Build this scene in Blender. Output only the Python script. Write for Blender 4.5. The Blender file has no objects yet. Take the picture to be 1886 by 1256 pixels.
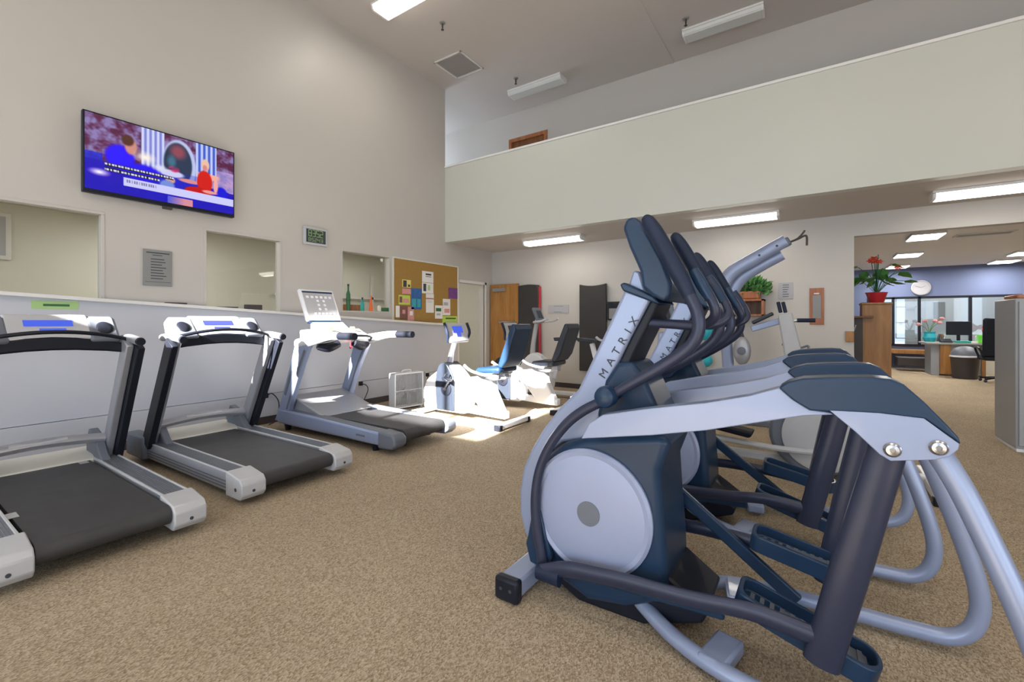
import bpy, math, random
from mathutils import Vector, Matrix, Euler
from mathutils import noise as mnoise
random.seed(7)
C = bpy.context.scene.collection
PI = math.pi

# ------------------------------------------------------------------ camera
F = 824.0; CX = 943.0; HY = 592.0; EYE = 1.25
YAW = math.atan(557.0/F)
cam_data = bpy.data.cameras.new('camera'); cam = bpy.data.objects.new('camera', cam_data); C.objects.link(cam)
cam.location = (0, 0, EYE); cam.rotation_euler = (PI/2, 0, YAW)
cam_data.sensor_width = 36.0; cam_data.sensor_fit = 'HORIZONTAL'
cam_data.lens = F/1886.0*36.0
cam_data.shift_y = -(628.0-HY)/1886.0
cam_data.clip_start = 0.05; cam_data.clip_end = 100
bpy.context.scene.camera = cam

# ------------------------------------------------------------------ world, sun, daylight
sc = bpy.context.scene
sc.view_settings.view_transform = 'Standard'; sc.view_settings.look = 'None'
sc.view_settings.exposure = 0.0; sc.view_settings.gamma = 1.0; sc.view_settings.use_curve_mapping = False
w = bpy.data.worlds.new('world'); sc.world = w; w.use_nodes = True
w.node_tree.nodes['Background'].inputs[0].default_value = (0.62, 0.78, 1.0, 1)
w.node_tree.nodes['Background'].inputs[1].default_value = 1.3
def sun_lamp():
    l = bpy.data.lights.new('sun', 'SUN'); l.energy = 60; l.angle = 0.009; l.color = (1.0, 0.96, 0.9)
    o = bpy.data.objects.new('sun', l); C.objects.link(o)
    d = Vector((-0.08, 1.0, -0.45)).normalized()
    o.rotation_euler = d.to_track_quat('-Z', 'Y').to_euler()
sun_lamp()
LK = 0.45
def area(name, loc, direction, sx, sy, energy, color):
    l = bpy.data.lights.new(name, 'AREA'); l.shape = 'RECTANGLE'; l.size = sx; l.size_y = sy
    l.energy = energy*LK; l.color = color
    o = bpy.data.objects.new(name, l); C.objects.link(o); o.location = loc
    o.rotation_euler = Vector(direction).normalized().to_track_quat('-Z', 'Y').to_euler()
    return o
DAY = (0.74, 0.86, 1.0)
# area lamps added as daylight at assumed windows behind and beside the camera
area('front_day_lamp', (-2.2, -4.85, 1.5), (0, 1, 0), 5.6, 2.0, 330, DAY)
area('front_day_lamp', (4.0, -4.85, 1.5), (0, 1, 0), 4.4, 2.0, 220, DAY)
area('right_day_lamp', (6.85, -1.95, 1.6), (-1, 0, 0), 5.4, 2.0, 300, DAY)
area('high_day_lamp', (-2.2, -4.85, 4.65), (0, 1, -0.1), 5.6, 1.3, 160, DAY)

# ------------------------------------------------------------------ projection helpers (pixel of the photo -> point on a real plane)
def ray(px):
    u = (px-CX)/F; c, s = math.cos(YAW), math.sin(YAW)
    return (-s + c*u, c + s*u)
def PY(px, py, Y):
    dx, dy = ray(px); t = Y/dy; return Vector((t*dx, Y, EYE-(py-HY)/F*t))
def PX(px, py, X):
    dx, dy = ray(px); t = X/dx; return Vector((X, t*dy, EYE-(py-HY)/F*t))
def PZ(px, py, Z):
    dx, dy = ray(px); t = (EYE-Z)*F/(py-HY); return Vector((t*dx, t*dy, Z))
def xz(px, py, Y):
    p = PY(px, py, Y); return (p.x, p.z)

# ------------------------------------------------------------------ materials
def mat(name, col, rough=0.5, metal=0.0, noise=0.0, nscale=8.0, bump=0.0, bscale=60.0, coat=0.0, spec=0.5):
    m = bpy.data.materials.new(name); m.use_nodes = True
    nt = m.node_tree; b = nt.nodes['Principled BSDF']
    b.inputs['Roughness'].default_value = rough; b.inputs['Metallic'].default_value = metal
    b.inputs['Coat Weight'].default_value = coat; b.inputs['Specular IOR Level'].default_value = spec
    tc = nt.nodes.new('ShaderNodeTexCoord')
    n = nt.nodes.new('ShaderNodeTexNoise'); n.inputs['Scale'].default_value = nscale; n.inputs['Detail'].default_value = 4
    nt.links.new(tc.outputs['Object'], n.inputs['Vector'])
    r = nt.nodes.new('ShaderNodeMix'); r.data_type = 'RGBA'
    r.inputs[6].default_value = tuple(max(0, c*(1-noise)) for c in col)+(1,)
    r.inputs[7].default_value = tuple(min(1, c*(1+noise)) for c in col)+(1,)
    nt.links.new(n.outputs[0], r.inputs[0]); nt.links.new(r.outputs[2], b.inputs['Base Color'])
    if bump:
        n2 = nt.nodes.new('ShaderNodeTexNoise'); n2.inputs['Scale'].default_value = bscale; n2.inputs['Detail'].default_value = 3
        nt.links.new(tc.outputs['Object'], n2.inputs['Vector'])
        bp = nt.nodes.new('ShaderNodeBump'); bp.inputs['Strength'].default_value = bump; bp.inputs['Distance'].default_value = 0.004
        nt.links.new(n2.outputs[0], bp.inputs['Height']); nt.links.new(bp.outputs[0], b.inputs['Normal'])
    return m
def emit(name, col, s):
    m = bpy.data.materials.new(name); m.use_nodes = True; nt = m.node_tree
    b = nt.nodes['Principled BSDF']; b.inputs['Base Color'].default_value = (0.8, 0.8, 0.8, 1) if s > 2 else (0.02, 0.02, 0.04, 1)
    b.inputs['Emission Color'].default_value = col+(1,); b.inputs['Emission Strength'].default_value = s
    return m
def carpet_mat():
    m = bpy.data.materials.new('carpet'); m.use_nodes = True; nt = m.node_tree; b = nt.nodes['Principled BSDF']
    tc = nt.nodes.new('ShaderNodeTexCoord')
    v = nt.nodes.new('ShaderNodeTexVoronoi'); v.inputs['Scale'].default_value = 210
    mp = nt.nodes.new('ShaderNodeMapping'); mp.inputs['Rotation'].default_value = (0, 0, 0.5); mp.inputs['Scale'].default_value = (1, 0.55, 1)
    nt.links.new(tc.outputs['Object'], mp.inputs[0]); nt.links.new(mp.outputs[0], v.inputs['Vector'])
    n = nt.nodes.new('ShaderNodeTexNoise'); n.inputs['Scale'].default_value = 1.3; n.inputs['Detail'].default_value = 5
    nt.links.new(tc.outputs['Object'], n.inputs['Vector'])
    r = nt.nodes.new('ShaderNodeValToRGB'); e = r.color_ramp
    e.elements[0].position = 0.0; e.elements[0].color = (0.245, 0.187, 0.122, 1)
    e.elements[1].position = 1.0; e.elements[1].color = (0.50, 0.42, 0.31, 1)
    k = e.elements.new(0.45); k.color = (0.375, 0.30, 0.21, 1)
    sp = nt.nodes.new('ShaderNodeSeparateColor'); nt.links.new(v.outputs['Color'], sp.inputs[0]); nt.links.new(sp.outputs[0], r.inputs[0])
    mx = nt.nodes.new('ShaderNodeMix'); mx.data_type = 'RGBA'; mx.blend_type = 'MULTIPLY'; mx.inputs[0].default_value = 0.35
    nt.links.new(r.outputs[0], mx.inputs[6])
    r2 = nt.nodes.new('ShaderNodeValToRGB'); r2.color_ramp.elements[0].color = (0.75, 0.72, 0.68, 1); r2.color_ramp.elements[0].position = 0.3
    r2.color_ramp.elements[1].color = (1.1, 1.1, 1.1, 1); r2.color_ramp.elements[1].position = 0.7
    nt.links.new(n.outputs[0], r2.inputs[0]); nt.links.new(r2.outputs[0], mx.inputs[7])
    nt.links.new(mx.outputs[2], b.inputs['Base Color']); b.inputs['Roughness'].default_value = 0.95
    b.inputs['Specular IOR Level'].default_value = 0.1
    bp = nt.nodes.new('ShaderNodeBump'); bp.inputs['Strength'].default_value = 0.6; bp.inputs['Distance'].default_value = 0.004
    nt.links.new(v.outputs['Distance'], bp.inputs['Height']); nt.links.new(bp.outputs[0], b.inputs['Normal'])
    return m
def wood_mat(name, c1, c2, scale=3.0):
    m = bpy.data.materials.new(name); m.use_nodes = True; nt = m.node_tree; b = nt.nodes['Principled BSDF']
    tc = nt.nodes.new('ShaderNodeTexCoord'); mp = nt.nodes.new('ShaderNodeMapping'); mp.inputs['Scale'].default_value = (4, 4, 0.5)
    nt.links.new(tc.outputs['Object'], mp.inputs[0])
    n = nt.nodes.new('ShaderNodeTexNoise'); n.inputs['Scale'].default_value = scale; n.inputs['Detail'].default_value = 6; n.inputs['Distortion'].default_value = 1.0
    nt.links.new(mp.outputs[0], n.inputs['Vector'])
    r = nt.nodes.new('ShaderNodeValToRGB'); r.color_ramp.elements[0].position = 0.35; r.color_ramp.elements[1].position = 0.65
    r.color_ramp.elements[0].color = c1+(1,); r.color_ramp.elements[1].color = c2+(1,)
    nt.links.new(n.outputs[0], r.inputs[0]); nt.links.new(r.outputs[0], b.inputs['Base Color']); b.inputs['Roughness'].default_value = 0.4
    return m
def glass_mat(name='window_glass', tint=(0.96, 0.97, 0.95)):
    m = bpy.data.materials.new(name); m.use_nodes = True; nt = m.node_tree; nt.nodes.remove(nt.nodes['Principled BSDF'])
    out = nt.nodes['Material Output']; t = nt.nodes.new('ShaderNodeBsdfTransparent'); t.inputs[0].default_value = tint+(1,)
    g = nt.nodes.new('ShaderNodeBsdfGlossy'); g.inputs['Roughness'].default_value = 0.02
    fr = nt.nodes.new('ShaderNodeFresnel'); ge = nt.nodes.new('ShaderNodeNewGeometry'); mr = nt.nodes.new('ShaderNodeMapRange'); mr.inputs[3].default_value = 1.6; mr.inputs[4].default_value = 1/1.6; nt.links.new(ge.outputs['Backfacing'], mr.inputs[0]); nt.links.new(mr.outputs[0], fr.inputs[0])
    mx = nt.nodes.new('ShaderNodeMixShader'); nt.links.new(fr.outputs[0], mx.inputs[0]); nt.links.new(t.outputs[0], mx.inputs[1])
    nt.links.new(g.outputs[0], mx.inputs[2]); nt.links.new(mx.outputs[0], out.inputs[0]); return m
def clear_mat(): 
    return glass_mat('clear')
M = {
 'wall': mat('painted_wall', (0.52, 0.495, 0.46), 0.42, noise=0.03, nscale=1.5, bump=0.08, bscale=90),
 'ceil': mat('ceiling_paint', (0.56, 0.52, 0.495), 0.8, noise=0.02, nscale=1.0, bump=0.1, bscale=120),
 'balcony': mat('balcony_paint', (0.55, 0.56, 0.505), 0.35, noise=0.02, nscale=1.0),
 'lower': mat('lower_wall_panel', (0.53, 0.545, 0.60), 0.38, noise=0.02, nscale=1.0),
 'sideroom': mat('side_room_paint', (0.70, 0.69, 0.62), 0.7, noise=0.05, nscale=1.0),
 'trimw': mat('white_trim', (0.74, 0.73, 0.71), 0.4, noise=0.02),
 'base': mat('dark_baseboard', (0.05, 0.04, 0.04), 0.5, noise=0.1),
 'carpet': carpet_mat(),
 'blue_wall': mat('blue_wall', (0.13, 0.165, 0.29), 0.7, noise=0.03, nscale=1.0),
 'office_ceil': mat('office_ceiling', (0.84, 0.84, 0.86), 0.8, noise=0.02),
 'silver': mat('silver_daylight_cast', (0.265, 0.32, 0.475), 0.36, metal=0.2, noise=0.03, nscale=12, coat=0.3),  # silver paint; the daylight's blue cast is put into the base colour
 'disc': mat('disc_cover_paint', (0.29, 0.335, 0.485), 0.45, metal=0.1, noise=0.02, nscale=5),
 'navy': mat('navy_grey_plastic', (0.013, 0.034, 0.075), 0.32, noise=0.12, nscale=10, spec=0.32),
 'black': mat('black_plastic', (0.010, 0.012, 0.020), 0.42, noise=0.15, nscale=14, spec=0.25),
 'rubber': mat('black_rubber', (0.012, 0.020, 0.045), 0.5, spec=0.25, noise=0.2, nscale=30, bump=0.15, bscale=300),
 'tube': mat('dark_slate_tube', (0.026, 0.032, 0.062), 0.36, metal=0.1, noise=0.15, nscale=18, coat=0.05, spec=0.35),
 'steel': mat('bright_steel', (0.45, 0.46, 0.50), 0.22, metal=1.0, noise=0.05, nscale=20),
 'tsilver': mat('treadmill_silver', (0.38, 0.39, 0.43), 0.38, metal=0.45, noise=0.05, nscale=14),
 'tlight': mat('light_grey_plastic', (0.47, 0.48, 0.50), 0.42, noise=0.04, nscale=14),
 'tgrey': mat('mid_grey_plastic', (0.13, 0.145, 0.18), 0.45, noise=0.08, nscale=14),
 'belt': mat('running_belt', (0.04, 0.04, 0.043), 0.55, noise=0.35, nscale=9, bump=0.25, bscale=500),
 'white': mat('white_plastic', (0.80, 0.81, 0.84), 0.4, noise=0.02, nscale=10),
 'cream': mat('cream_plastic', (0.66, 0.65, 0.58), 0.5, noise=0.03, nscale=10),
 'oak': wood_mat('oak_wood', (0.30, 0.135, 0.03), (0.42, 0.20, 0.055)),
 'redwood': wood_mat('red_brown_wood', (0.28, 0.09, 0.035), (0.42, 0.16, 0.06)),
 'darkwood': wood_mat('dark_brown_wood', (0.14, 0.05, 0.015), (0.22, 0.09, 0.03)),
 'cork': mat('cork', (0.34, 0.20, 0.05), 0.9, noise=0.2, nscale=60),
 'mat': mat('foam_mat_black', (0.030, 0.028, 0.027), 0.6, noise=0.2, nscale=6),
 'seat': mat('blue_vinyl', (0.008, 0.03, 0.075), 0.4, noise=0.15, nscale=10),
 'gseat': mat('grey_vinyl', (0.02, 0.027, 0.042), 0.4, noise=0.15, nscale=10),
 'leaf': mat('green_leaf', (0.06, 0.20, 0.04), 0.45, noise=0.5, nscale=9),
 'leaf2': mat('dark_green_leaf', (0.03, 0.13, 0.05), 0.4, noise=0.4, nscale=9),
 'red': mat('red_glaze', (0.50, 0.02, 0.035), 0.3, noise=0.1),
 'flower': mat('red_petal', (0.75, 0.06, 0.03), 0.5, noise=0.1),
 'orange': mat('orange_plastic', (0.85, 0.14, 0.02), 0.45, noise=0.1),
 'teal': mat('teal_plastic', (0.02, 0.33, 0.30), 0.4, noise=0.1),
 'cyan': mat('turquoise_rubber', (0.02, 0.42, 0.52), 0.4, noise=0.1),
 'pink': mat('magenta_fabric', (0.62, 0.02, 0.25), 0.6, noise=0.1),
 'green': mat('lime_plastic', (0.15, 0.65, 0.06), 0.4, noise=0.1),
 'lime': mat('lime_paper', (0.50, 0.66, 0.10), 0.8, noise=0.05),
 'palegreen': mat('pale_green_paper', (0.40, 0.60, 0.25), 0.8, noise=0.05),
 'paper': mat('white_paper', (0.78, 0.77, 0.75), 0.8, noise=0.04, nscale=40),
 'yellow': mat('yellow_paper', (0.75, 0.62, 0.2), 0.8, noise=0.05),
 'ink': mat('dark_ink', (0.04, 0.05, 0.06), 0.7, noise=0.1),
 'blueink': mat('blue_print', (0.03, 0.12, 0.35), 0.6, noise=0.5, nscale=25),
 'tealink': mat('teal_print', (0.05, 0.35, 0.42), 0.6, noise=0.3, nscale=30),
 'purple': mat('purple_print', (0.16, 0.05, 0.22), 0.6, noise=0.5, nscale=30),
 'pinkink': mat('pink_print', (0.65, 0.30, 0.30), 0.6, noise=0.2, nscale=30),
 'brownink': mat('brown_print', (0.20, 0.09, 0.07), 0.6, noise=0.5, nscale=30),
 'plaque': mat('grey_plaque', (0.24, 0.24, 0.235), 0.5, noise=0.05),
 'lightplaque': mat('light_grey_plaque', (0.42, 0.42, 0.45), 0.5, noise=0.05),
 'fixture': mat('fixture_white', (0.72, 0.72, 0.70), 0.4, noise=0.02),
 'frost': mat('frosted_diffuser', (0.66, 0.68, 0.66), 0.35, noise=0.03),
 'lamp': emit('lit_diffuser', (1.0, 0.95, 0.86), 5.0),
 'panel': emit('lit_panel', (1.0, 0.97, 0.93), 6.0),
 'blue_lcd': emit('blue_display', (0.05, 0.12, 0.85), 0.9),
 'pale_lcd': emit('pale_blue_display', (0.25, 0.42, 0.85), 0.7),
 'glass': glass_mat(),
 'metal_cab': mat('grey_painted_metal', (0.34, 0.36, 0.38), 0.4, noise=0.04, nscale=4),
 'speck': mat('speckled_laminate', (0.30, 0.30, 0.28), 0.5, noise=0.2, nscale=90),
}

# ------------------------------------------------------------------ mesh builder
def basis(d):
    d = d.normalized(); a = Vector((0, 0, 1)) if abs(d.z) < 0.95 else Vector((1, 0, 0))
    x = d.cross(a).normalized(); return x, d.cross(x).normalized()
def spline(pts, n=6):
    p = [Vector(q) for q in pts]
    if len(p) < 3: return p
    out = []
    for i in range(len(p)-1):
        p0 = p[max(i-1, 0)]; p1 = p[i]; p2 = p[i+1]; p3 = p[min(i+2, len(p)-1)]
        for k in range(n):
            t = k/n
            out.append(0.5*((2*p1)+(p2-p0)*t+(2*p0-5*p1+4*p2-p3)*t*t+(3*p1-p0-3*p2+p3)*t**3))
    out.append(p[-1]); return out
def spline2(pts, n=5):
    return [(v.x, v.y) for v in spline([(a, b, 0) for a, b in pts], n)]
class MB:
    def __init__(s): s.v = []; s.f = []
    def add(s, vs, fs):
        o = len(s.v); s.v += [Vector(v) for v in vs]; s.f += [tuple(i+o for i in f) for f in fs]; return s
    def box(s, c, d, rot=None, taper=1.0):
        hx, hy, hz = d[0]/2, d[1]/2, d[2]/2; c = Vector(c)
        R = Euler(rot).to_matrix() if rot else Matrix.Identity(3)
        vs = []
        for z in (-1, 1):
            k = taper if z > 0 else 1.0
            for x, y in ((-1, -1), (1, -1), (1, 1), (-1, 1)):
                vs.append(c + R @ Vector((x*hx*k, y*hy*k, z*hz)))
        return s.add(vs, [(3, 2, 1, 0), (4, 5, 6, 7), (0, 1, 5, 4), (1, 2, 6, 5), (2, 3, 7, 6), (3, 0, 4, 7)])
    def bb(s, a, b):
        a = Vector(a); b = Vector(b); return s.box((a+b)/2, tuple(abs(q) for q in (b-a)))
    def bar(s, p0, p1, w, h, up=(0, 0, 1)):
        p0 = Vector(p0); p1 = Vector(p1); d = (p1-p0).normalized(); u = Vector(up)
        x = d.cross(u).normalized(); y = x.cross(d).normalized(); vs = []
        for p in (p0, p1):
            for a, b in ((-1, -1), (1, -1), (1, 1), (-1, 1)): vs.append(p + x*a*w/2 + y*b*h/2)
        return s.add(vs, [(3, 2, 1, 0), (4, 5, 6, 7), (0, 1, 5, 4), (1, 2, 6, 5), (2, 3, 7, 6), (3, 0, 4, 7)])
    def prism_y(s, poly, y0, y1, s1=1.0):
        n = len(poly); cx = sum(p[0] for p in poly)/n; cz = sum(p[1] for p in poly)/n
        A = sum(poly[i][0]*poly[(i+1) % n][1]-poly[(i+1) % n][0]*poly[i][1] for i in range(n))
        if A < 0: poly = poly[::-1]
        vs = [(x, y0, z) for x, z in poly] + [(cx+(x-cx)*s1, y1, cz+(z-cz)*s1) for x, z in poly]
        fs = [tuple(range(n)), tuple(range(2*n-1, n-1, -1))] + [(i, i+n, (i+1) % n+n, (i+1) % n) for i in range(n)]
        return s.add(vs, fs)
    def prism_x(s, poly, x0, x1):      # poly in (y,z)
        n = len(poly)
        A = sum(poly[i][0]*poly[(i+1) % n][1]-poly[(i+1) % n][0]*poly[i][1] for i in range(n))
        if A > 0: poly = poly[::-1]
        vs = [(x0, y, z) for y, z in poly] + [(x1, y, z) for y, z in poly]
        fs = [tuple(range(n)), tuple(range(2*n-1, n-1, -1))] + [(i, i+n, (i+1) % n+n, (i+1) % n) for i in range(n)]
        return s.add(vs, fs)
    def sweep(s, pts, r, seg=14, sm=6, flat=1.0, side=None, cap=True):
        """tube along a path; r number or list; flat<1 squeezes it along `side`"""
        raw = [Vector(p) for p in pts]; p = spline(raw, sm) if sm > 1 else raw
        rs = r if isinstance(r, (list, tuple)) else [r]*len(raw)
        n = len(p); vs = []; X = None
        for i, q in enumerate(p):
            d = (p[min(i+1, n-1)]-p[max(i-1, 0)]).normalized()
            if X is None: X = Vector(side).normalized() if side else basis(d)[0]
            X = (X-d*X.dot(d)).normalized(); Y = d.cross(X)
            t = i/(n-1)*(len(rs)-1); k = min(int(t), len(rs)-2) if len(rs) > 1 else 0
            rr = rs[k]+(rs[k+1]-rs[k])*(t-k) if len(rs) > 1 else rs[0]
            for j in range(seg):
                a = 2*PI*j/seg; vs.append(q+X*math.cos(a)*rr*flat+Y*math.sin(a)*rr)
        fs = [(i*seg+j, i*seg+(j+1) % seg, (i+1)*seg+(j+1) % seg, (i+1)*seg+j) for i in range(n-1) for j in range(seg)]
        if cap: fs += [tuple(range(seg-1, -1, -1)), tuple((n-1)*seg+j for j in range(seg))]
        return s.add(vs, fs)
    def cyl(s, p0, p1, r0, r1=None, seg=24):
        r1 = r0 if r1 is None else r1; return s.sweep([p0, p1], [r0, r1], seg, 1)
    def lathe(s, c, prof, axis=(0, 0, 1), seg=28):   # prof: (radius, distance along axis)
        c = Vector(c); d = Vector(axis).normalized(); x, y = basis(d); vs = []; n = len(prof)
        for r, h in prof:
            for j in range(seg):
                a = 2*PI*j/seg; vs.append(c+d*h+x*math.cos(a)*r+y*math.sin(a)*r)
        fs = [(i*seg+j, (i+1)*seg+j, (i+1)*seg+(j+1) % seg, i*seg+(j+1) % seg) for i in range(n-1) for j in range(seg)]
        fs += [tuple(range(seg)), tuple((n-1)*seg+j for j in range(seg-1, -1, -1))]
        return s.add(vs, fs)
    def ball(s, c, r, seg=20, rings=12, rot=None):
        c = Vector(c); r = r if isinstance(r, tuple) else (r, r, r); R = Euler(rot).to_matrix() if rot else Matrix.Identity(3)
        vs = [c+R@Vector((0, 0, -r[2]))]
        for i in range(1, rings):
            t = -PI/2+PI*i/rings
            for j in range(seg):
                a = 2*PI*j/seg; vs.append(c+R@Vector((r[0]*math.cos(t)*math.cos(a), r[1]*math.cos(t)*math.sin(a), r[2]*math.sin(t))))
        vs.append(c+R@Vector((0, 0, r[2]))); k = len(vs)-1
        fs = [(0, 1+(j+1) % seg, 1+j) for j in range(seg)]
        fs += [(1+i*seg+j, 1+i*seg+(j+1) % seg, 1+(i+1)*seg+(j+1) % seg, 1+(i+1)*seg+j) for i in range(rings-2) for j in range(seg)]
        fs += [(k, 1+(rings-2)*seg+j, 1+(rings-2)*seg+(j+1) % seg) for j in range(seg)]
        return s.add(vs, fs)
    def quad(s, a, b, c, d): return s.add([a, b, c, d], [(0, 1, 2, 3)])
    def build(s, name, m, parent=None, bevel=0.0, seg=2, label=None, smooth=35):
        off = Vector((0, 0, 0)); p = parent
        while p: off += p.location; p = p.parent
        me = bpy.data.meshes.new(name); me.from_pydata([tuple(v-off) for v in s.v], [], s.f); me.update()
        me.materials.append(M[m] if isinstance(m, str) else m)
        if smooth:
            me.polygons.foreach_set('use_smooth', [True]*len(me.polygons)); me.set_sharp_from_angle(angle=math.radians(smooth))
        o = bpy.data.objects.new(name, me); C.objects.link(o)
        if parent: o.parent = parent
        if bevel:
            b = o.modifiers.new('bevel', 'BEVEL'); b.width = bevel; b.segments = seg; b.limit_method = 'ANGLE'; b.angle_limit = math.radians(40)
            b.harden_normals = False
        if label: o['label'] = label
        return o
def thing(name, label, cat, loc=(0, 0, 0), group=None):
    o = bpy.data.objects.new(name, None); o.empty_display_size = 0.1; C.objects.link(o); o.location = loc
    o['label'] = label; o['category'] = cat
    if group: o['group'] = group
    return o
def tag(o, label, cat, group=None, kind=None):
    o['label'] = label; o['category'] = cat
    if group: o['group'] = group
    if kind: o['kind'] = kind
    return o
def st(o, label=None):
    o['kind'] = 'structure'
    if label: o['label'] = label
    return o
def copy_tree(o, parent=None):
    c = o.copy(); C.objects.link(c); c.parent = parent
    for ch in list(o.children): copy_tree(ch, c)
    return c
def rounded(poly, r, n=4):
    """round polygon corners in 2d"""
    out = []; m = len(poly)
    for i in range(m):
        p = Vector(poly[i]); a = Vector(poly[i-1]); b = Vector(poly[(i+1) % m])
        da = a-p; db = b-p; k = min(r, da.length*0.45, db.length*0.45)
        s0 = p+da.normalized()*k; s1 = p+db.normalized()*k
        for j in range(n+1):
            t = j/n; q = s0*(1-t)**2+p*2*t*(1-t)+s1*t*t; out.append((q.x, q.y))
    return out
def text_mesh(txt, size, mtx, m, parent, name='lettering', depth=0.0012, xs=1.0, space=1.0, align='CENTER'):
    cu = bpy.data.curves.new('t', 'FONT'); cu.body = txt; cu.size = size; cu.extrude = depth; cu.align_x = align; cu.align_y = 'CENTER'
    cu.space_character = space
    t = bpy.data.objects.new('t', cu); C.objects.link(t)
    dg = bpy.context.evaluated_depsgraph_get(); me = bpy.data.meshes.new_from_object(t.evaluated_get(dg))
    bpy.data.objects.remove(t); bpy.data.curves.remove(cu)
    off = Vector((0, 0, 0)); p = parent
    while p: off += p.location; p = p.parent
    for v in me.vertices: v.co = mtx @ Vector((v.co.x*xs, v.co.y, v.co.z)) - off
    me.materials.clear(); me.materials.append(M[m])
    o = bpy.data.objects.new(name, me); C.objects.link(o)
    if parent: o.parent = parent
    return o
def frame_mtx(origin, xd, yd):
    xd = Vector(xd).normalized(); yd = Vector(yd).normalized(); zd = xd.cross(yd)
    m = Matrix((xd, yd, zd)).transposed().to_4x4(); m.translation = Vector(origin); return m

# ================================================================== SETTING
XW = -5.62; YB = 7.58; YM = 6.12; ZS = 2.70; ZM = 4.06; ZC = 5.50
def wall_with_holes_x(name, x0, x1, ya, yb, za, zb, holes, m):
    """wall whose faces look along x; holes = (y0,y1,z0,z1) in order of y"""
    b = MB(); y = ya
    for (h0, h1, z0, z1) in sorted(holes):
        if h0 > y: b.bb((x0, y, za), (x1, h0, zb))
        if z0 > za: b.bb((x0, h0, za), (x1, h1, z0))
        if z1 < zb: b.bb((x0, h0, z1), (x1, h1, zb))
        y = h1
    if y < yb: b.bb((x0, y, za), (x1, yb, zb))
    return st(b.build(name, m, smooth=0))
def wall_with_holes_y(name, y0, y1, xa, xb, za, zb, holes, m):
    b = MB(); x = xa
    for (h0, h1, z0, z1) in sorted(holes):
        if h0 > x: b.bb((x, y0, za), (h0, y1, zb))
        if z0 > za: b.bb((h0, y0, za), (h1, y1, z0))
        if z1 < zb: b.bb((h0, y0, z1), (h1, y1, zb))
        x = h1
    if x < xb: b.bb((x, y0, za), (xb, y1, zb))
    return st(b.build(name, m, smooth=0))

st(MB().bb((-9.5, -5.2, -0.1), (9, 20, 0)).build('floor', 'carpet', smooth=0))
st(MB().bb((-9.5, -5.2, ZC), (9, 20, ZC+0.1)).build('ceiling', 'ceil', smooth=0))
# left wall
wy = [PX(193, 393, XW).y, PX(375, 421, XW).y, PX(519, 440, XW).y, PX(628, 456, XW).y, PX(719, 470, XW).y]
WT = 2.295
dl0, dl1 = 6.5, 7.30
holes = [(-1.0, wy[0], 1.30, WT), (wy[1], wy[2], 1.30, WT), (wy[3], wy[4], 1.38, WT), (dl0, dl1, 0.0, 2.0)]
st(wall_with_holes_x('wall_left', XW-0.14, XW, -5.0, YM, 0, ZC, [h for h in holes if h[1] < YM], 'wall'))
wall_with_holes_x('wall_left', XW-0.14, XW, YM, YB, 0, ZS, [(dl0, dl1, 0, 2.0)], 'wall')
# lower furred-out wall with its sloping cap rail
capz = lambda y: 1.50-(y-0.7)*(1.50-1.19)/(6.45-0.7)
st(MB().prism_x([(-4.9, 0.365), (6.42, 0.365), (6.42, capz(6.42)), (-4.9, capz(-4.9))], XW, XW+0.05).build('wall_left', 'lower', smooth=0))
st(MB().prism_x([(-4.9, 0.0), (6.42, 0.0), (6.42, 0.36), (-4.9, 0.36)], XW, XW+0.065).build('wall_left', 'lower', smooth=0))
cap = MB().prism_x([(-4.9, capz(-4.9)-0.035), (6.44, capz(6.44)-0.035), (6.44, capz(6.44)), (-4.9, capz(-4.9))], XW, XW+0.10)
st(cap.build('trim_1', 'trimw', bevel=0.006))
st(MB().bb((XW, -4.9, 0), (XW+0.075, 6.42, 0.09)).build('baseboard_left', 'base', smooth=0))
# windows of the left wall
def window(n, y0, y1, z0, z1):
    r = thing('window_%d' % n, '', 'window', (XW-0.07, (y0+y1)/2, z0)); del r['label']; del r['category']; r['kind'] = 'structure'
    b = MB(); t = 0.028; xa, xb = XW-0.10, XW+0.006
    b.bb((xa, y0, z0+t), (xb, y0+t, z1-t)); b.bb((xa, y1-t, z0+t), (xb, y1, z1-t)); b.bb((xa, y0, z1-t), (xb, y1, z1)); b.bb((xa, y0, z0), (xb, y1, z0+t))
    b.build('window_frame', 'wall', r, bevel=0.003)
    MB().bb((XW-0.075, y0+t, z0+t), (XW-0.069, y1-t, z1-t)).build('pane', 'glass', r, smooth=0)
window(1, -1.0, wy[0], 1.30, WT); window(2, wy[1], wy[2], 1.30, WT); window(3, wy[3], wy[4], 1.38, WT)
# rooms behind the left wall
st(MB().bb((-8.6, -5, 0), (-8.5, 7.6, 3.0)).build('wall_side_room', 'sideroom', smooth=0))
st(MB().bb((-8.6, -5, 2.75), (XW-0.14, 7.6, 2.8)).build('ceiling_side_room', 'sideroom', smooth=0))
st(MB().bb((-8.5, 7.58, 0), (XW-0.14, 7.68, 2.75)).build('wall_side_end', 'cream', smooth=0))
for y, e_ in ((-1.0, 80), (2.6, 80), (5.8, 45)):
    area('side_room_fill', (-7.1, y, 2.72), (0, 0, -1), 1.2, 0.8, e_, (1, 0.97, 0.90))  # unseen lamps added so the rooms look pale through the glass
b = MB(); b.bb((-8.46, 4.6, 0.9), (-8.42, 5.3, 0.96)); b.bb((-8.46, 6.7, 0.9), (-8.42, 6.76, 2.3)); b.bb((-8.46, 4.5, 1.75), (-8.42, 7.2, 1.8)); b.bb((-8.46, 5.6, 1.8), (-8.42, 5.66, 2.6))
st(b.build('trim_3', 'trimw', smooth=0))
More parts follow.
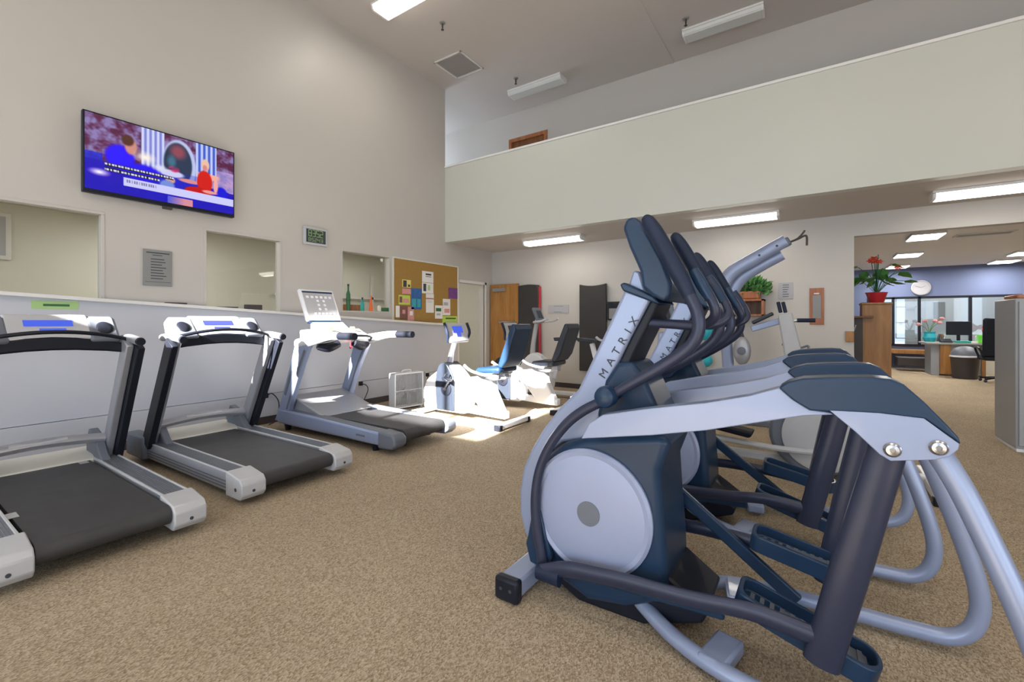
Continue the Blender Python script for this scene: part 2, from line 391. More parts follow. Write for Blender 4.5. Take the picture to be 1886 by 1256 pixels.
tag(MB().bb((-8.49, 4.9, 1.0), (-8.44, 6.5, 1.62)).build('wood_panel', 'redwood', smooth=0), 'red-brown wooden panel seen through the small window beside the cork board', 'panel')

# doorway on the left wall and the open oak door against the back wall
st(MB().bb((XW-0.02, dl0-0.05, 0), (XW+0.015, dl0, 2.05)).bb((XW-0.02, dl1, 0), (XW+0.015, dl1+0.05, 2.05)).bb((XW-0.02, dl0-0.05, 2.0), (XW+0.015, dl1+0.05, 2.05)).build('trim_2', 'trimw', smooth=0))
d = thing('door_1', '', 'door', (XW+0.1, YB-0.1, 0)); del d['label']; del d['category']; d['kind'] = 'structure'
MB().bb((XW+0.03, YB-0.12, 0.01), (-4.90, YB-0.075, 2.01)).build('door_leaf', 'oak', d, bevel=0.003)
MB().bb((XW+0.12, YB-0.17, 1.86), (-5.20, YB-0.12, 1.93)).build('door_closer', 'plaque', d, bevel=0.005)
MB().bb((-5.35, YB-0.16, 1.22), (-4.93, YB-0.12, 1.25)).build('push_bar', 'steel', d, bevel=0.005)
# back wall with wide opening to the office
OX = PY(1573, 434, YB).x
wall_with_holes_y('wall_back', YB, YB+0.14, XW, 7.0, 0, ZS, [(OX, 6.0, 0, 2.40)], 'wall')
st(MB().bb((XW, YB-0.012, 0), (OX, YB, 0.09)).build('baseboard_back', 'base', smooth=0))
# balcony slab, front wall and cap
st(MB().bb((XW, YM, ZS), (7.0, YM+0.14, ZM)).build('wall_balcony', 'balcony', smooth=0))
st(MB().bb((XW, YM-0.02, ZM), (7.0, YM+0.17, ZM+0.035)).build('trim_4', 'trimw', bevel=0.005))
st(MB().bb((XW, YM+0.14, ZS), (7.0, YB+0.14, ZS+0.18)).bb((-8.5, YM, 2.82), (XW, YB+0.14, 2.9)).build('floor_balcony', 'ceil', smooth=0))
wall_with_holes_y('wall_upper_back', YB, YB+0.14, -9.4, 7.0, ZS+0.1, ZC, [(-5.19, -4.29, ZS+0.1, 4.97)], 'wall')
st(MB().bb((-8.6, YM, 2.9), (-8.5, YB, ZC)).bb((-8.6, YM-0.1, 2.9), (XW-0.14, YM, ZC)).build('wall_upper_left', 'wall', smooth=0))
d = thing('door_2', '', 'door', (-4.74, YB, 2.88)); del d['label']; del d['category']; d['kind'] = 'structure'
MB().bb((-5.13, YB+0.03, 2.88), (-4.35, YB+0.07, 4.91)).build('door_leaf', 'darkwood', d, smooth=0)
MB().bb((-5.19, YB-0.02, 2.88), (-5.12, YB+0.08, 4.97)).bb((-4.36, YB-0.02, 2.88), (-4.29, YB+0.08, 4.97)).bb((-5.12, YB-0.02, 4.90), (-4.36, YB+0.08, 4.97)).build('door_frame', 'redwood', d, smooth=0)
area('upper_left_day_lamp', (-8.4, 6.85, 4.4), (1, 0.15, -0.1), 1.2, 1.6, 150, DAY)  # lamp added for the daylight on this wall; no window is built
# ceiling seam strip
st(MB().bb((-1.93, -5, ZC-0.006), (-1.91, YB, ZC)).build('trim_5', 'ceil', smooth=0))
# right wall and front wall (out of view) with assumed openings, the high ones shaped to set the sun patch
wall_with_holes_x('wall_right', 7.0, 7.14, -5.0, 20, 0, ZC, [(-4.65, 0.75, 0.6, 2.6)], 'wall')
wall_with_holes_y('wall_front', -5.14, -5.0, -9.4, 7.0, 0, ZC,
    [(-4.2, -3.22, 3.92, 5.36), (-3.16, -2.2, 3.92, 5.36), (-2.2+0.6, 0.6, 0.5, 2.5), (1.8, 6.2, 0.5, 2.5)], 'wall')
st(MB().bb((-9.5, -5.1, 0), (-9.4, 20, ZC)).build('wall_outer_left', 'wall', smooth=0))

# office beyond the opening
st(MB().bb((-1.5, YB+0.14, 2.70), (9, 16.1, 2.78)).build('ceiling_office', 'office_ceil', smooth=0))
fx = [PY(p, 547, 16).x for p in (1600, 1645, 1693, 1787, 1882)]
wall_with_holes_y('wall_far', 16.0, 16.12, -1.5, 9, 0, 2.7, [(fx[0], fx[4], 0.62, 1.90)], 'blue_wall')
st(MB().bb((-1.6, YB+0.14, 0), (-1.5, 16, 2.7)).build('wall_office_left', 'blue_wall', smooth=0))
r = thing('window_4', '', 'window', (fx[2], 16, 0.62)); del r['label']; del r['category']; r['kind'] = 'structure'
b = MB()
for x in fx: b.bb((x-0.03, 15.97, 0.62), (x+0.03, 16.05, 1.9))
b.bb((fx[0], 15.97, 1.86), (fx[4], 16.05, 1.92)); b.bb((fx[0], 15.97, 0.58), (fx[4], 16.05, 0.64))
b.build('window_frame', 'black', r, smooth=0)
MB().bb((fx[0], 16.0, 0.62), (fx[4], 16.008, 1.9)).build('pane', 'glass', r, smooth=0)
st(MB().bb((fx[2]+0.1, 19, 0), (9, 19.1, 3.0)).build('wall_beyond_office', 'trimw', smooth=0))
r = thing('window_5', '', 'window', (2.4, 18.9, 0.6)); del r['label']; del r['category']; r['kind'] = 'structure'
b = MB(); X0 = PY(1650, 560, 18.9).x; X1 = PY(1706, 560, 18.9).x
for i in range(4): b.bb((X0+(X1-X0)*i/3-0.015, 18.88, 0.7), (X0+(X1-X0)*i/3+0.015, 18.92, 2.3))
for i in range(4): b.bb((X0, 18.88, 0.7+i*0.5), (X1, 18.92, 0.73+i*0.5))
b.build('window_frame', 'trimw', r, smooth=0)
area('office_far_daylight', (4, 17.6, 2.9), (0, 0.3, -1), 4, 1.2, 120, DAY)
st(MB().bb((fx[0]-0.05, 15.55, 0.40), (fx[2]+0.35, 15.98, 0.50)).build('trim_6', 'oak', smooth=0))

# ================================================================== CEILING FITTINGS
def fixture(a, bpt, width, lit, label, z=None, drop=0.09, energy=0, group=None):
    """wrap fluorescent fixture from point a to point b on a ceiling"""
    a = Vector(a); bpt = Vector(bpt); c = (a+bpt)/2; L = (bpt-a).length
    t = thing('ceiling_light', label, 'light', (c.x, c.y, c.z), group)
    MB().bb((c.x-L/2, c.y-width/2-0.012, c.z-0.03), (c.x+L/2, c.y+width/2+0.012, c.z)).build('housing', 'fixture', t, bevel=0.004)
    pr = [(c.y-width/2, c.z-0.03), (c.y+width/2, c.z-0.03), (c.y+width/2-0.01, c.z-drop+0.02), (c.y+width/2-0.035, c.z-drop), (c.y-width/2+0.035, c.z-drop), (c.y-width/2+0.01, c.z-drop+0.02)]
    MB().prism_x(pr, c.x-L/2+0.03, c.x+L/2-0.03).build('diffuser', 'lamp' if lit else 'frost', t, bevel=0.004)
    for s in (-1, 1):
        MB().prism_x([(y+(y-c.y)*0.03, z-0.002) for y, z in pr], c.x+s*(L/2-0.015)-0.015, c.x+s*(L/2-0.015)+0.015).build('end_cap', 'fixture', t, bevel=0.003)
    if energy:
        area('fixture_lamp', (c.x, c.y, c.z-drop-0.03), (0, 0, -1), L*0.9, width*0.8, energy, (1, 0.93, 0.82))
    return t
def zr(px, py, z): return PZ(px, py, z)
WARM = (1, 0.92, 0.80)
for (p0, p1, lab) in (((968, 449), (1075, 438), 'lit strip light under the balcony, leftmost, above the black mats'),
                      ((1278, 415), (1436, 401), 'lit strip light under the balcony, above the elliptical consoles'),
                      ((1714, 370), (1990, 350), 'long lit strip light under the balcony nearest the office opening')):
    a = zr(p0[0], p0[1], ZS-0.08); c = zr(p1[0], p1[1], ZS-0.08); y = (a.y+c.y)/2; y = 6.85
    xa = PY(p0[0], p0[1], y).x; xb = PY(p1[0], p1[1], y).x
    fixture((xa, y, ZS), (xb, y, ZS), 0.22, True, lab, energy=14, group='strip lights under the balcony')
# high ceiling
a = PZ(700, 25, ZC-0.05); fixture((a.x-0.0, a.y, ZC), (a.x+1.22, a.y, ZC), 0.30, True, 'lit ceiling light at the top edge left of the air vent', energy=30)
for (p0, p1, lab) in (((1260, 66), (1408, 26), 'unlit strip light on the high ceiling, the longer one at right'),
                      ((942, 172), (1038, 152), 'unlit strip light on the high ceiling, near the upper doorway')):
    a = PZ(p0[0], p0[1], ZC-0.06); c = PZ(p1[0], p1[1], ZC-0.06); y = (a.y+c.y)/2
    xa = PY(p0[0], p0[1], y).x; xb = PY(p1[0], p1[1], y).x
    fixture((xa, y, ZC), (xb, y, ZC), 0.26, False, lab, group='unlit strip lights on the high ceiling')
for x, y in ((-2.6, -2.5), (0.2, 0.6), (0.2, -2.5), (3.8, 1.2), (3.8, -2.5)):   # lamps without fixtures, added out of view to brighten the hall
    area('hall_fill_lamp', (x, y, ZC-0.15), (0, 0, -1), 1.6, 1.0, 70, WARM)
def sprinkler(px, py, label):
    p = PZ(px, py-8, ZC); t = thing('sprinkler', label, 'sprinkler', (p.x, p.y, ZC), 'ceiling sprinklers')
    MB().lathe((p.x, p.y, ZC), [(0.045, 0), (0.04, -0.01), (0.014, -0.014)], seg=16).build('escutcheon', 'plaque', t)
    MB().lathe((p.x, p.y, ZC-0.012), [(0.012, 0), (0.012, -0.05), (0.006, -0.08), (0.022, -0.085), (0.022, -0.09)], seg=12).build('head', 'base', t)
sprinkler(815, 50, 'ceiling sprinkler above and left of the air vent')
sprinkler(1263, 42, 'ceiling sprinkler beside the unlit light at right')
sprinkler(950, 152, 'ceiling sprinkler by the unlit light near the upper doorway')
def vent(x0, x1, y0, y1, z, label, m='lightplaque'):
    t = thing('air_vent', label, 'vent', ((x0+x1)/2, (y0+y1)/2, z))
    f = MB(); e = 0.03
    f.bb((x0, y0, z-0.015), (x1, y0+e, z)); f.bb((x0, y1-e, z-0.015), (x1, y1, z)); f.bb((x0, y0, z-0.015), (x0+e, y1, z)); f.bb((x1-e, y0, z-0.015), (x1, y1, z))
    f.build('frame', 'fixture', t, bevel=0.003)
    g = MB(); n = 14
    for i in range(n): g.box(((x0+x1)/2, y0+e+(y1-y0-2*e)*(i+0.5)/n, z-0.008), (x1-x0-2*e, (y1-y0)/n*0.7, 0.003), (0.5, 0, 0))
    g.build('louvres', m, t, smooth=0)
a = PZ(845, 120, ZC); vent(a.x-0.29, a.x+0.29, a.y-0.3, a.y+0.3, ZC, 'square return air vent on the high ceiling')
a = PZ(1812, 430, 2.7); vent(a.x-0.35, a.x+0.35, a.y-0.15, a.y+0.15, 2.7, 'slim white vent on the office ceiling')
for px, py, sx, lab in ((1704, 432, 1.0, 'lit ceiling panel in the office, nearest the opening'), (1672, 467, 1.0, 'lit office ceiling panel, second from the opening'),
                   (1653, 489, 1.0, 'lit office ceiling panel, farthest above the red flowers'), (1849, 479, 1.2, 'lit office ceiling panel at the right above the desk'),
                   (1890, 463, 1.2, 'lit office ceiling panel cut by the right edge')):
    p = PZ(px, py, 2.7); t = thing('ceiling_panel_light', lab, 'light', (p.x, p.y, 2.7), 'office ceiling panel lights')
    MB().bb((p.x-0.21, p.y-0.33, 2.655), (p.x+0.21, p.y+0.33, 2.70)).build('housing', 'fixture', t, smooth=0)
    MB().bb((p.x-0.20, p.y-0.31, 2.645), (p.x+0.20, p.y+0.31, 2.657)).build('diffuser', 'panel', t, smooth=0)
    area('office_lamp', (p.x, p.y, 2.62), (0, 0, -1), 0.4, 0.6, 85, (1, 0.95, 0.88))

# ================================================================== LEFT WALL THINGS
# television
p0 = PX(152, 203, XW+0.1); p1 = PX(432, 277, XW+0.1)
ty0, ty1, tz0, tz1 = p0.y, p1.y, 2.44, 3.19
tv = thing('television', 'wall-mounted flat television showing a talk show in blue and red', 'television', (XW+0.06, (ty0+ty1)/2, tz0))
MB().bb((XW+0.045, ty0, tz0), (XW+0.10, ty1, tz1)).build('frame', 'black', tv, bevel=0.006)
MB().bb((XW, (ty0+ty1)/2-0.2, tz0+0.2), (XW+0.045, (ty0+ty1)/2+0.2, tz1-0.2)).build('wall_bracket', 'base', tv, smooth=0)
MB().bb((XW+0.05, (ty0+ty1)/2-0.03, tz0-0.03), (XW+0.09, (ty0+ty1)/2+0.05, tz0)).build('sensor', 'base', tv, bevel=0.004)
def tvcol(u, v):
    rnd = max(-1, min(1, 2.2*mnoise.noise((u*16, v*11, 0.3))+1.1*mnoise.noise((u*45, v*30, 5.0))))
    def mixc(a, b, t): t = max(0, min(1, t)); return tuple(a[i]*(1-t)+b[i]*t for i in range(3))
    def el(cx, cy, rx, ry, s=0.12): d = math.hypot((u-cx)/rx, (v-cy)/ry); return max(0, min(1, (1-d)/s))
    c = mixc((0.34, 0.13, 0.26), (0.55, 0.50, 0.72), 0.45+0.5*rnd)
    if 0.33 < u < 0.48: c = mixc((0.45, 0.48, 0.80), (0.85, 0.87, 1.0), 0.5+0.5*math.sin(u*190))
    if 0.70 < u < 0.86: c = mixc((0.20, 0.30, 0.75), (0.80, 0.84, 1.0), 0.5+0.5*math.sin(u*170))
    if u > 0.86 and v > 0.35: c = mixc((0.55, 0.50, 0.75), (0.75, 0.60, 0.80), 0.5+0.5*rnd)
    c = mixc(c, (0.72, 0.76, 0.92), el(0.585, 0.42, 0.125, 0.40, 0.08)); c = mixc(c, (0.16, 0.22, 0.32), el(0.575, 0.40, 0.105, 0.33, 0.1))
    c = mixc(c, (0.55, 0.28, 0.34), el(0.575, 0.22, 0.075, 0.14, 0.6)); c = mixc(c, (0.25, 0.42, 0.52), el(0.53, 0.38, 0.04, 0.12, 0.6))
    if u < 0.1 and v > 0.5: c = mixc(c, (0.10, 0.15, 0.85), 0.8)
    if v > 0.60+0.15*max(0, u-0.5): c = mixc(c, (0.10, 0.0, 0.72), 0.95)
    if v > 0.52 and 0.38 < u < 0.72: c = mixc(c, (0.10, 0.14, 0.78), 0.9 if v > 0.60 else 0.3)
    c = mixc(c, (0.80, 0.80, 0.95), el(0.53, 0.56, 0.10, 0.06, 0.3))
    c = mixc(c, (0.16, 0.0, 1.0), el(0.20, 0.50, 0.10, 0.19, 0.25)); c = mixc(c, (0.14, 0.0, 0.95), el(0.33, 0.64, 0.15, 0.13, 0.3))
    c = mixc(c, (0.80, 0.55, 0.50), el(0.265, 0.32, 0.045, 0.13, 0.3)); c = mixc(c, (0.33, 0.19, 0.16), el(0.245, 0.24, 0.045, 0.09, 0.3))
    c = mixc(c, (1.0, 0.95, 0.90), el(0.355, 0.42, 0.085, 0.10, 0.9)); c = mixc(c, (0.85, 0.86, 0.95), el(0.45, 0.52, 0.06, 0.06, 0.7))  # whitish glare near the face painted into the picture
    c = mixc(c, (0.80, 0.20, 0.42), el(0.545, 0.49, 0.045, 0.05, 0.3)*(0.5+0.5*rnd+0.3))
    # guest in red
    c = mixc(c, (0.05, 0.05, 0.85), el(0.90, 0.74, 0.06, 0.15, 0.2))
    c = mixc(c, (0.95, 0.68, 0.62), el(0.80, 0.47, 0.10, 0.08, 0.3)*(1 if v > 0.44 else 0))
    c = mixc(c, (0.85, 0.55, 0.55), el(0.66, 0.62, 0.10, 0.035, 0.3)); c = mixc(c, (0.85, 0.62, 0.56), el(0.52, 0.66, 0.04, 0.06, 0.3))
    c = mixc(c, (0.82, 0.10, 0.04), el(0.77, 0.58, 0.062, 0.19, 0.12)); c = mixc(c, (0.75, 0.06, 0.08), el(0.72, 0.76, 0.11, 0.09, 0.15))
    c = mixc(c, (0.95, 0.66, 0.62), el(0.855, 0.60, 0.022, 0.14, 0.3)); c = mixc(c, (0.92, 0.60, 0.58), el(0.81, 0.72, 0.07, 0.03, 0.3))
    c = mixc(c, (0.92, 0.74, 0.64), el(0.775, 0.31, 0.034, 0.10, 0.2)); c = mixc(c, (0.85, 0.52, 0.50), el(0.772, 0.36, 0.022, 0.06, 0.4))
    c = mixc(c, (0.45, 0.55, 0.85), el(0.50, 0.75, 0.06, 0.09, 0.3))
    c = mixc(c, (1.0, 0.97, 1.0), el(0.08, 0.76, 0.075, 0.06, 0.9))  # white glare spot on the screen, painted into the picture
    if v > 0.86: c = mixc(c, (0.10, 0.02, 0.72), 0.8)
    if 0.22 < u and 0.765 < v < 0.875: c = (0.80, 0.80, 0.98)
    if 0.235 < u < 0.43 and 0.785 < v < 0.825 and math.sin(u*420) > -0.2: c = (0.45, 0.45, 0.62)
    if v > 0.90 and 0.50 < u < 0.68: c = mixc((0.30, 0.35, 0.85), (0.85, 0.55, 0.60), (u-0.5)/0.12)
    if 0.11 < u < 0.545 and 0.605 < v < 0.66:
        c = (0.85, 0.85, 0.95) if (0.62 < v < 0.645 and math.sin(u*330)+0.6*math.sin(u*131) > -0.25) else (0.04, 0.03, 0.12)
    if 0.11 < u < 0.45 and 0.672 < v < 0.725:
        c = (0.85, 0.85, 0.95) if (0.688 < v < 0.712 and math.sin(u*300+1)+0.6*math.sin(u*117) > -0.25) else (0.04, 0.03, 0.12)
    return c
def tv_screen():
    nx, ny = 220, 124; b = MB(); e = 0.014; xs = XW+0.101; vs = []; fs = []
    for j in range(ny+1):
        for i in range(nx+1): vs.append((xs, ty0+e+(ty1-ty0-2*e)*i/nx, tz1-e-(tz1-tz0-0.035-e)*j/ny))
    for j in range(ny):
        for i in range(nx): a = j*(nx+1)+i; fs.append((a, a+nx+1, a+nx+2, a+1))
    b.add(vs, fs)
    m = bpy.data.materials.new('television_picture'); m.use_nodes = True; nt = m.node_tree; B = nt.nodes['Principled BSDF']
    at = nt.nodes.new('ShaderNodeAttribute'); at.attribute_name = 'picture'
    B.inputs['Base Color'].default_value = (0.01, 0.01, 0.012, 1); B.inputs['Roughness'].default_value = 0.18
    nt.links.new(at.outputs['Color'], B.inputs['Emission Color']); B.inputs['Emission Strength'].default_value = 1.0
    o = b.build('screen', m, tv, smooth=0, label='glossy lit screen')
    ca = o.data.color_attributes.new('picture', 'FLOAT_COLOR', 'POINT')
    for j in range(ny+1):
        for i in range(nx+1):
            c = tvcol(i/nx, j/ny); ca.data[j*(nx+1)+i].color = tuple(max(0, q)**2.2 for q in c)+(1,)
tv_screen()
# wall plaque with lines
def plaque_x(name, px0, py0, px1, py1, label, cat, m, lines=0, lm='ink', X=XW, thick=0.015):
    a = PX(px0, py0, X); c = PX(px1, py1, X)
    t = thing(name, label, cat, (X, (a.y+c.y)/2, c.z))
    MB().bb((X, a.y, c.z), (X+thick, c.y, a.z)).build('board', m, t, bevel=0.002)
    if lines:
        b = MB(); h = a.z-c.z; W = c.y-a.y
        b.bb((X+thick, a.y+W*0.1, a.z-h*0.10), (X+thick+0.001, c.y-W*0.1, a.z-h*0.07))
        b.bb((X+thick, a.y+W*0.3, a.z-h*0.16), (X+thick+0.001, c.y-W*0.35, a.z-h*0.14))
        for i in range(lines):
            z = a.z-h*(0.26+0.54*i/max(1, lines-1)); b.bb((X+thick, a.y+W*0.25, z-h*0.012), (X+thick+0.001, c.y-W*random.uniform(0.2, 0.45), z+h*0.012))
        b.bb((X+thick, a.y+W*0.05, c.z+h*0.10), (X+thick+0.001, c.y-W*0.05, c.z+h*0.11))
        b.build('printed_lines', lm, t, smooth=0)
    return t
plaque_x('notice', 263, 458, 316, 528, 'grey printed notice on the left wall between two windows', 'sign', 'plaque', 8)
ck = thing('digital_clock', 'grey-framed digital wall clock right of the television', 'clock', (XW, 0, 0))
a = PX(557, 416, XW); c = PX(600, 452, XW); z0 = PX(557, 449, XW).z; ck.location = (XW, (a.y+c.y)/2, z0)
MB().bb((XW, a.y, z0), (XW+0.04, c.y, a.z)).build('case', 'tlight', ck, bevel=0.006)
MB().bb((XW+0.038, a.y+0.03, z0+0.03), (XW+0.043, c.y-0.03, a.z-0.03)).build('display', 'ink', ck, smooth=0)
b = MB()
seg = {'3': 'abgcd', '8': 'abcdefg', '5': 'afgcd', '2': 'abged', '4': 'fgbc'}
def digit(b, ch, y, z, w_, h, X, t=0.006):
    S = {'a': ((y, z+h-t), (y+w_, z+h)), 'g': ((y, z+h/2-t/2), (y+w_, z+h/2+t/2)), 'd': ((y, z), (y+w_, z+t)),
         'f': ((y, z+h/2), (y+t, z+h)), 'b': ((y+w_-t, z+h/2), (y+w_, z+h)), 'e': ((y, z), (y+t, z+h/2)), 'c': ((y+w_-t, z), (y+w_, z+h/2))}
    for k in seg[ch]: (ya, za), (yb, zb) = S[k]; b.bb((X, ya, za), (X+0.001, yb, zb))
W = c.y-a.y
for i, ch in enumerate('8352'): digit(b, ch, a.y+0.06+(W-0.12)*i/4, z0+0.11, W*0.13, 0.09, XW+0.0435)
for i, ch in enumerate('85243'): digit(b, ch, a.y+0.06+(W-0.12)*i/5, z0+0.045, W*0.09, 0.045, XW+0.0435, 0.004)
b.build('digits', 'palegreen', ck, smooth=0)
# paper sign on the left window's room and green sign on the lower wall
a = PX(58, 553, XW+0.055); c = PX(145, 570, XW+0.055)
o = MB().bb((XW+0.05, a.y, c.z), (XW+0.053, c.y, a.z)).build('paper_sign', 'palegreen', None, smooth=0)
tag(o, 'pale green paper sign on the lower wall above the nearest treadmill', 'sign')
MB().bb((XW+0.053, a.y+0.07, c.z+0.025), (XW+0.0535, c.y-0.06, c.z+0.045)).build('printed_line', 'leaf2', o, smooth=0)
pi = thing('framed_picture', 'white framed notice inside the room behind the leftmost window', 'picture', (-8.48, 0.85, 2.05))
MB().bb((-8.49, 0.55, 2.03), (-8.46, 1.15, 2.62)).build('frame', 'trimw', pi, bevel=0.004)
MB().bb((-8.462, 0.60, 2.08), (-8.455, 1.10, 2.57)).build('sheet', 'lightplaque', pi, smooth=0)
# things on the ledge of the windows
def ledge_box(px0, px1, py0, py1, label, name='remote_control'):
    a = PX(px0, py0, XW+0.03); c = PX(px1, py1, XW+0.03)
    z = 0.5*(capz(a.y)+capz(c.y)); h = max(0.012, a.z-c.z)
    o = MB().bb((XW+0.004, a.y, z), (XW+0.06, c.y, z+h)).build(name, 'base', bevel=0.004); tag(o, label, 'remote' if 'remote' in name else 'box')
ledge_box(304, 343, 549, 553, 'flat dark remote control on the ledge below the grey notice')
ledge_box(400, 437, 561, 564, 'thin dark remote lying on the ledge under the middle window', 'remote_control')
ledge_box(451, 481, 558, 568, 'small dark box on the ledge at the right end of the middle window', 'small_box')
def sill(px, Xo, h, kind, label, cat, m, m2=None, r=0.05):
    z = 1.38+0.028; p = PX(px, 575, XW-0.04)
    y = p.y; x = XW-0.035
    t = thing(kind, label, cat, (x, y, z))
    return t, x, y, z
t, x, y, z = sill(641, 0, 0.4, 'bottle', 'dark green bottle on the small window sill', 'bottle', 'leaf2')
MB().lathe((x, y, z), [(0.028, 0), (0.03, 0.02), (0.03, 0.24), (0.012, 0.30), (0.012, 0.36)]).build('body', 'leaf2', t); MB().lathe((x, y, z+0.36), [(0.014, 0), (0.014, 0.03)]).build('cap', 'ink', t)
t, x, y, z = sill(667, 0, 0.2, 'spray_bottle', 'teal bottle on the small window sill', 'bottle', 'teal')
MB().lathe((x, y, z), [(0.028, 0), (0.03, 0.02), (0.03, 0.10), (0.012, 0.17)]).build('body', 'teal', t); MB().lathe((x, y, z+0.17), [(0.013, 0), (0.013, 0.035)]).build('cap', 'ink', t)
t, x, y, z = sill(683, 0, 0.2, 'traffic_cone', 'orange cone on the small window sill', 'cone', 'orange')
MB().lathe((x, y, z), [(0.034, 0), (0.034, 0.012), (0.028, 0.015), (0.008, 0.24), (0.004, 0.245)]).build('body', 'orange', t)
t, x, y, z = sill(698, 0, 0.2, 'jar', 'pale jar on the small window sill', 'jar', 'pinkink')
MB().lathe((x, y, z), [(0.028, 0), (0.03, 0.01), (0.03, 0.07), (0.02, 0.09)]).build('body', 'cream', t)
t, x, y, z = sill(710, 0, 0.2, 'small_basket', 'dark green low basket on the small window sill', 'basket', 'leaf2')
MB().bb((x-0.03, y-0.07, z), (x+0.03, y+0.07, z+0.06)).build('body', 'leaf2', t, bevel=0.006)
# cork board
XB = XW+0.03
a = PX(726, 478, XB); c = PX(843, 492, XB); bz0, bz1 = 1.225, 2.27; by0, by1 = a.y, c.y
cb = thing('cork_board', 'cork notice board with pinned papers on the left wall', 'board', (XW, (by0+by1)/2, bz0))
MB().bb((XW, by0, bz0), (XB-0.008, by1, bz1)).build('cork_panel', 'cork', cb, smooth=0)
b = MB(); e = 0.025
b.bb((XW, by0-e, bz0-e), (XB, by0, bz1+e)); b.bb((XW, by1, bz0-e), (XB, by1+e, bz1+e)); b.bb((XW, by0, bz1), (XB, by1, bz1+e)); b.bb((XW, by0, bz0-e), (XB, by1, bz0))
b.build('frame', 'cream', cb, bevel=0.003)
def flyer(u0, v0, u1, v1, m, label, marks=()):
    """rect in crop pixels of the board view (600+u/6.28, 430+v/6.28)"""
    X = XB-0.0035; a = PX(600+u0/6.28, 430+v0/6.28, X); c = PX(600+u1/6.28, 430+v1/6.28, X)
    za = PX(600+u0/6.28, 430+v0/6.28, X).z; zb = PX(600+u0/6.28, 430+v1/6.28, X).z
    o = MB().bb((X-0.003, a.y, zb), (X, c.y, za)).build('flyer', m, None, smooth=0); tag(o, label, 'flyer', 'papers pinned on the cork board')
    W, H = c.y-a.y, za-zb
    for (x0, y0, x1, y1, mm) in marks:
        MB().bb((X, a.y+W*x0, za-H*y1), (X+0.001, a.y+W*x1, za-H*y0)).build('printed_patch', mm, o, smooth=0)
flyer(885, 530, 985, 620, 'yellow', 'small yellow flyer with dark print, upper left on the cork board', [(0.1, 0.1, 0.5, 0.95, 'ink'), (0.65, 0.6, 0.9, 0.9, 'ink')])
flyer(885, 635, 985, 695, 'pinkink', 'small orange-pink slip under the yellow flyer on the board')
flyer(845, 710, 975, 820, 'lime', 'lime-edged flyer at the left side of the board', [(0.05, 0.15, 0.3, 0.8, 'brownink'), (0.35, 0.35, 0.9, 0.8, 'pinkink')])
flyer(990, 630, 1110, 875, 'blueink', 'tall blue and teal poster in the middle of the cork board', [(0.05, 0.5, 0.45, 0.9, 'tealink'), (0.55, 0.5, 0.9, 0.9, 'tealink')])
flyer(1115, 430, 1245, 560, 'paper', 'white page at the top of the white paper column on the board', [(0.3, 0.2, 0.8, 0.35, 'ink'), (0.3, 0.45, 0.8, 0.5, 'ink')])
flyer(1115, 565, 1245, 690, 'paper', 'white page with green sketch below the topmost page on the board', [(0.1, 0.1, 0.35, 0.8, 'ink'), (0.5, 0.2, 0.7, 0.7, 'palegreen')])
flyer(1160, 690, 1250, 750, 'paper', 'short white slip in the white paper column on the board', [(0.0, 0.85, 0.95, 1.0, 'pinkink')])
flyer(1160, 758, 1250, 915, 'paper', 'lowest white page of the white column on the board', [(0.15, 0.1, 0.8, 0.13, 'lightplaque'), (0.15, 0.2, 0.8, 0.23, 'lightplaque')])
flyer(1420, 625, 1530, 750, 'purple', 'purple patterned flyer at the right edge of the board')
flyer(1355, 755, 1440, 945, 'paper', 'white flyer tilted beside the lime sign on the board', [(0.1, 0.2, 0.7, 0.4, 'lightplaque'), (0.2, 0.6, 0.9, 0.85, 'pinkink')])
flyer(1265, 830, 1352, 985, 'paper', 'white card with small green picture on the board', [(0.1, 0.2, 0.8, 0.45, 'leaf2'), (0.2, 0.6, 0.7, 0.75, 'lightplaque')])
flyer(810, 835, 855, 970, 'paper', 'narrow white sheet at the lower left corner of the board')
flyer(860, 835, 945, 990, 'brownink', 'brown portrait photograph at the lower left of the board', [(0.3, 0.3, 0.7, 0.6, 'pinkink')])
flyer(950, 850, 1020, 1010, 'pinkink', 'pale pink leaflet right of the brown photograph on the board', [(0.3, 0.3, 0.8, 0.6, 'paper')])
flyer(1350, 955, 1520, 1070, 'lime', 'bright lime sign hanging from the lower right corner of the board', [(0.2, 0.15, 0.9, 0.3, 'leaf2'), (0.2, 0.45, 0.9, 0.6, 'palegreen')])
# wall outlets with cords
def outlet(px, py, label, ox=0.07):
    p = PX(px, py, XW+0.065); t = thing('wall_outlet', label, 'outlet', (XW+0.05, p.y, p.z))
    X = XW+0.065 if p.z < 0.36 else XW+0.05
    MB().bb((X, p.y-0.035, p.z-0.057), (X+0.008, p.y+0.035, p.z+0.057)).build('plate', 'cream', t, bevel=0.002)
    return Vector((X+0.008, p.y, p.z))
def cord(p, pts, label):
    t = thing('power_cord', label, 'cord', tuple(p), 'power cords along the left wall')
    MB().bb((p.x, p.y-0.025, p.z-0.03), (p.x+0.045, p.y+0.025, p.z+0.03)).build('plug', 'black', t, bevel=0.006)
    MB().sweep([p+Vector((0.03, 0, -0.02))]+[p+Vector(q) for q in pts], 0.006, 8, 5).build('cable', 'black', t)
outlet(232, 752, 'cream wall outlet between the two nearest treadmills')
o = outlet(487, 728, 'wall outlet with a black plug left of the big white treadmill')
cord(o, [(0.05, 0.06, 0.02), (0.06, 0.14, -0.1), (0.06, 0.12, -0.3), (0.10, 0.0, -0.345)], 'black power cord dropping to the floor left of the big white treadmill')
o = outlet(662, 706, 'wall outlet with a black plug right of the big white treadmill')
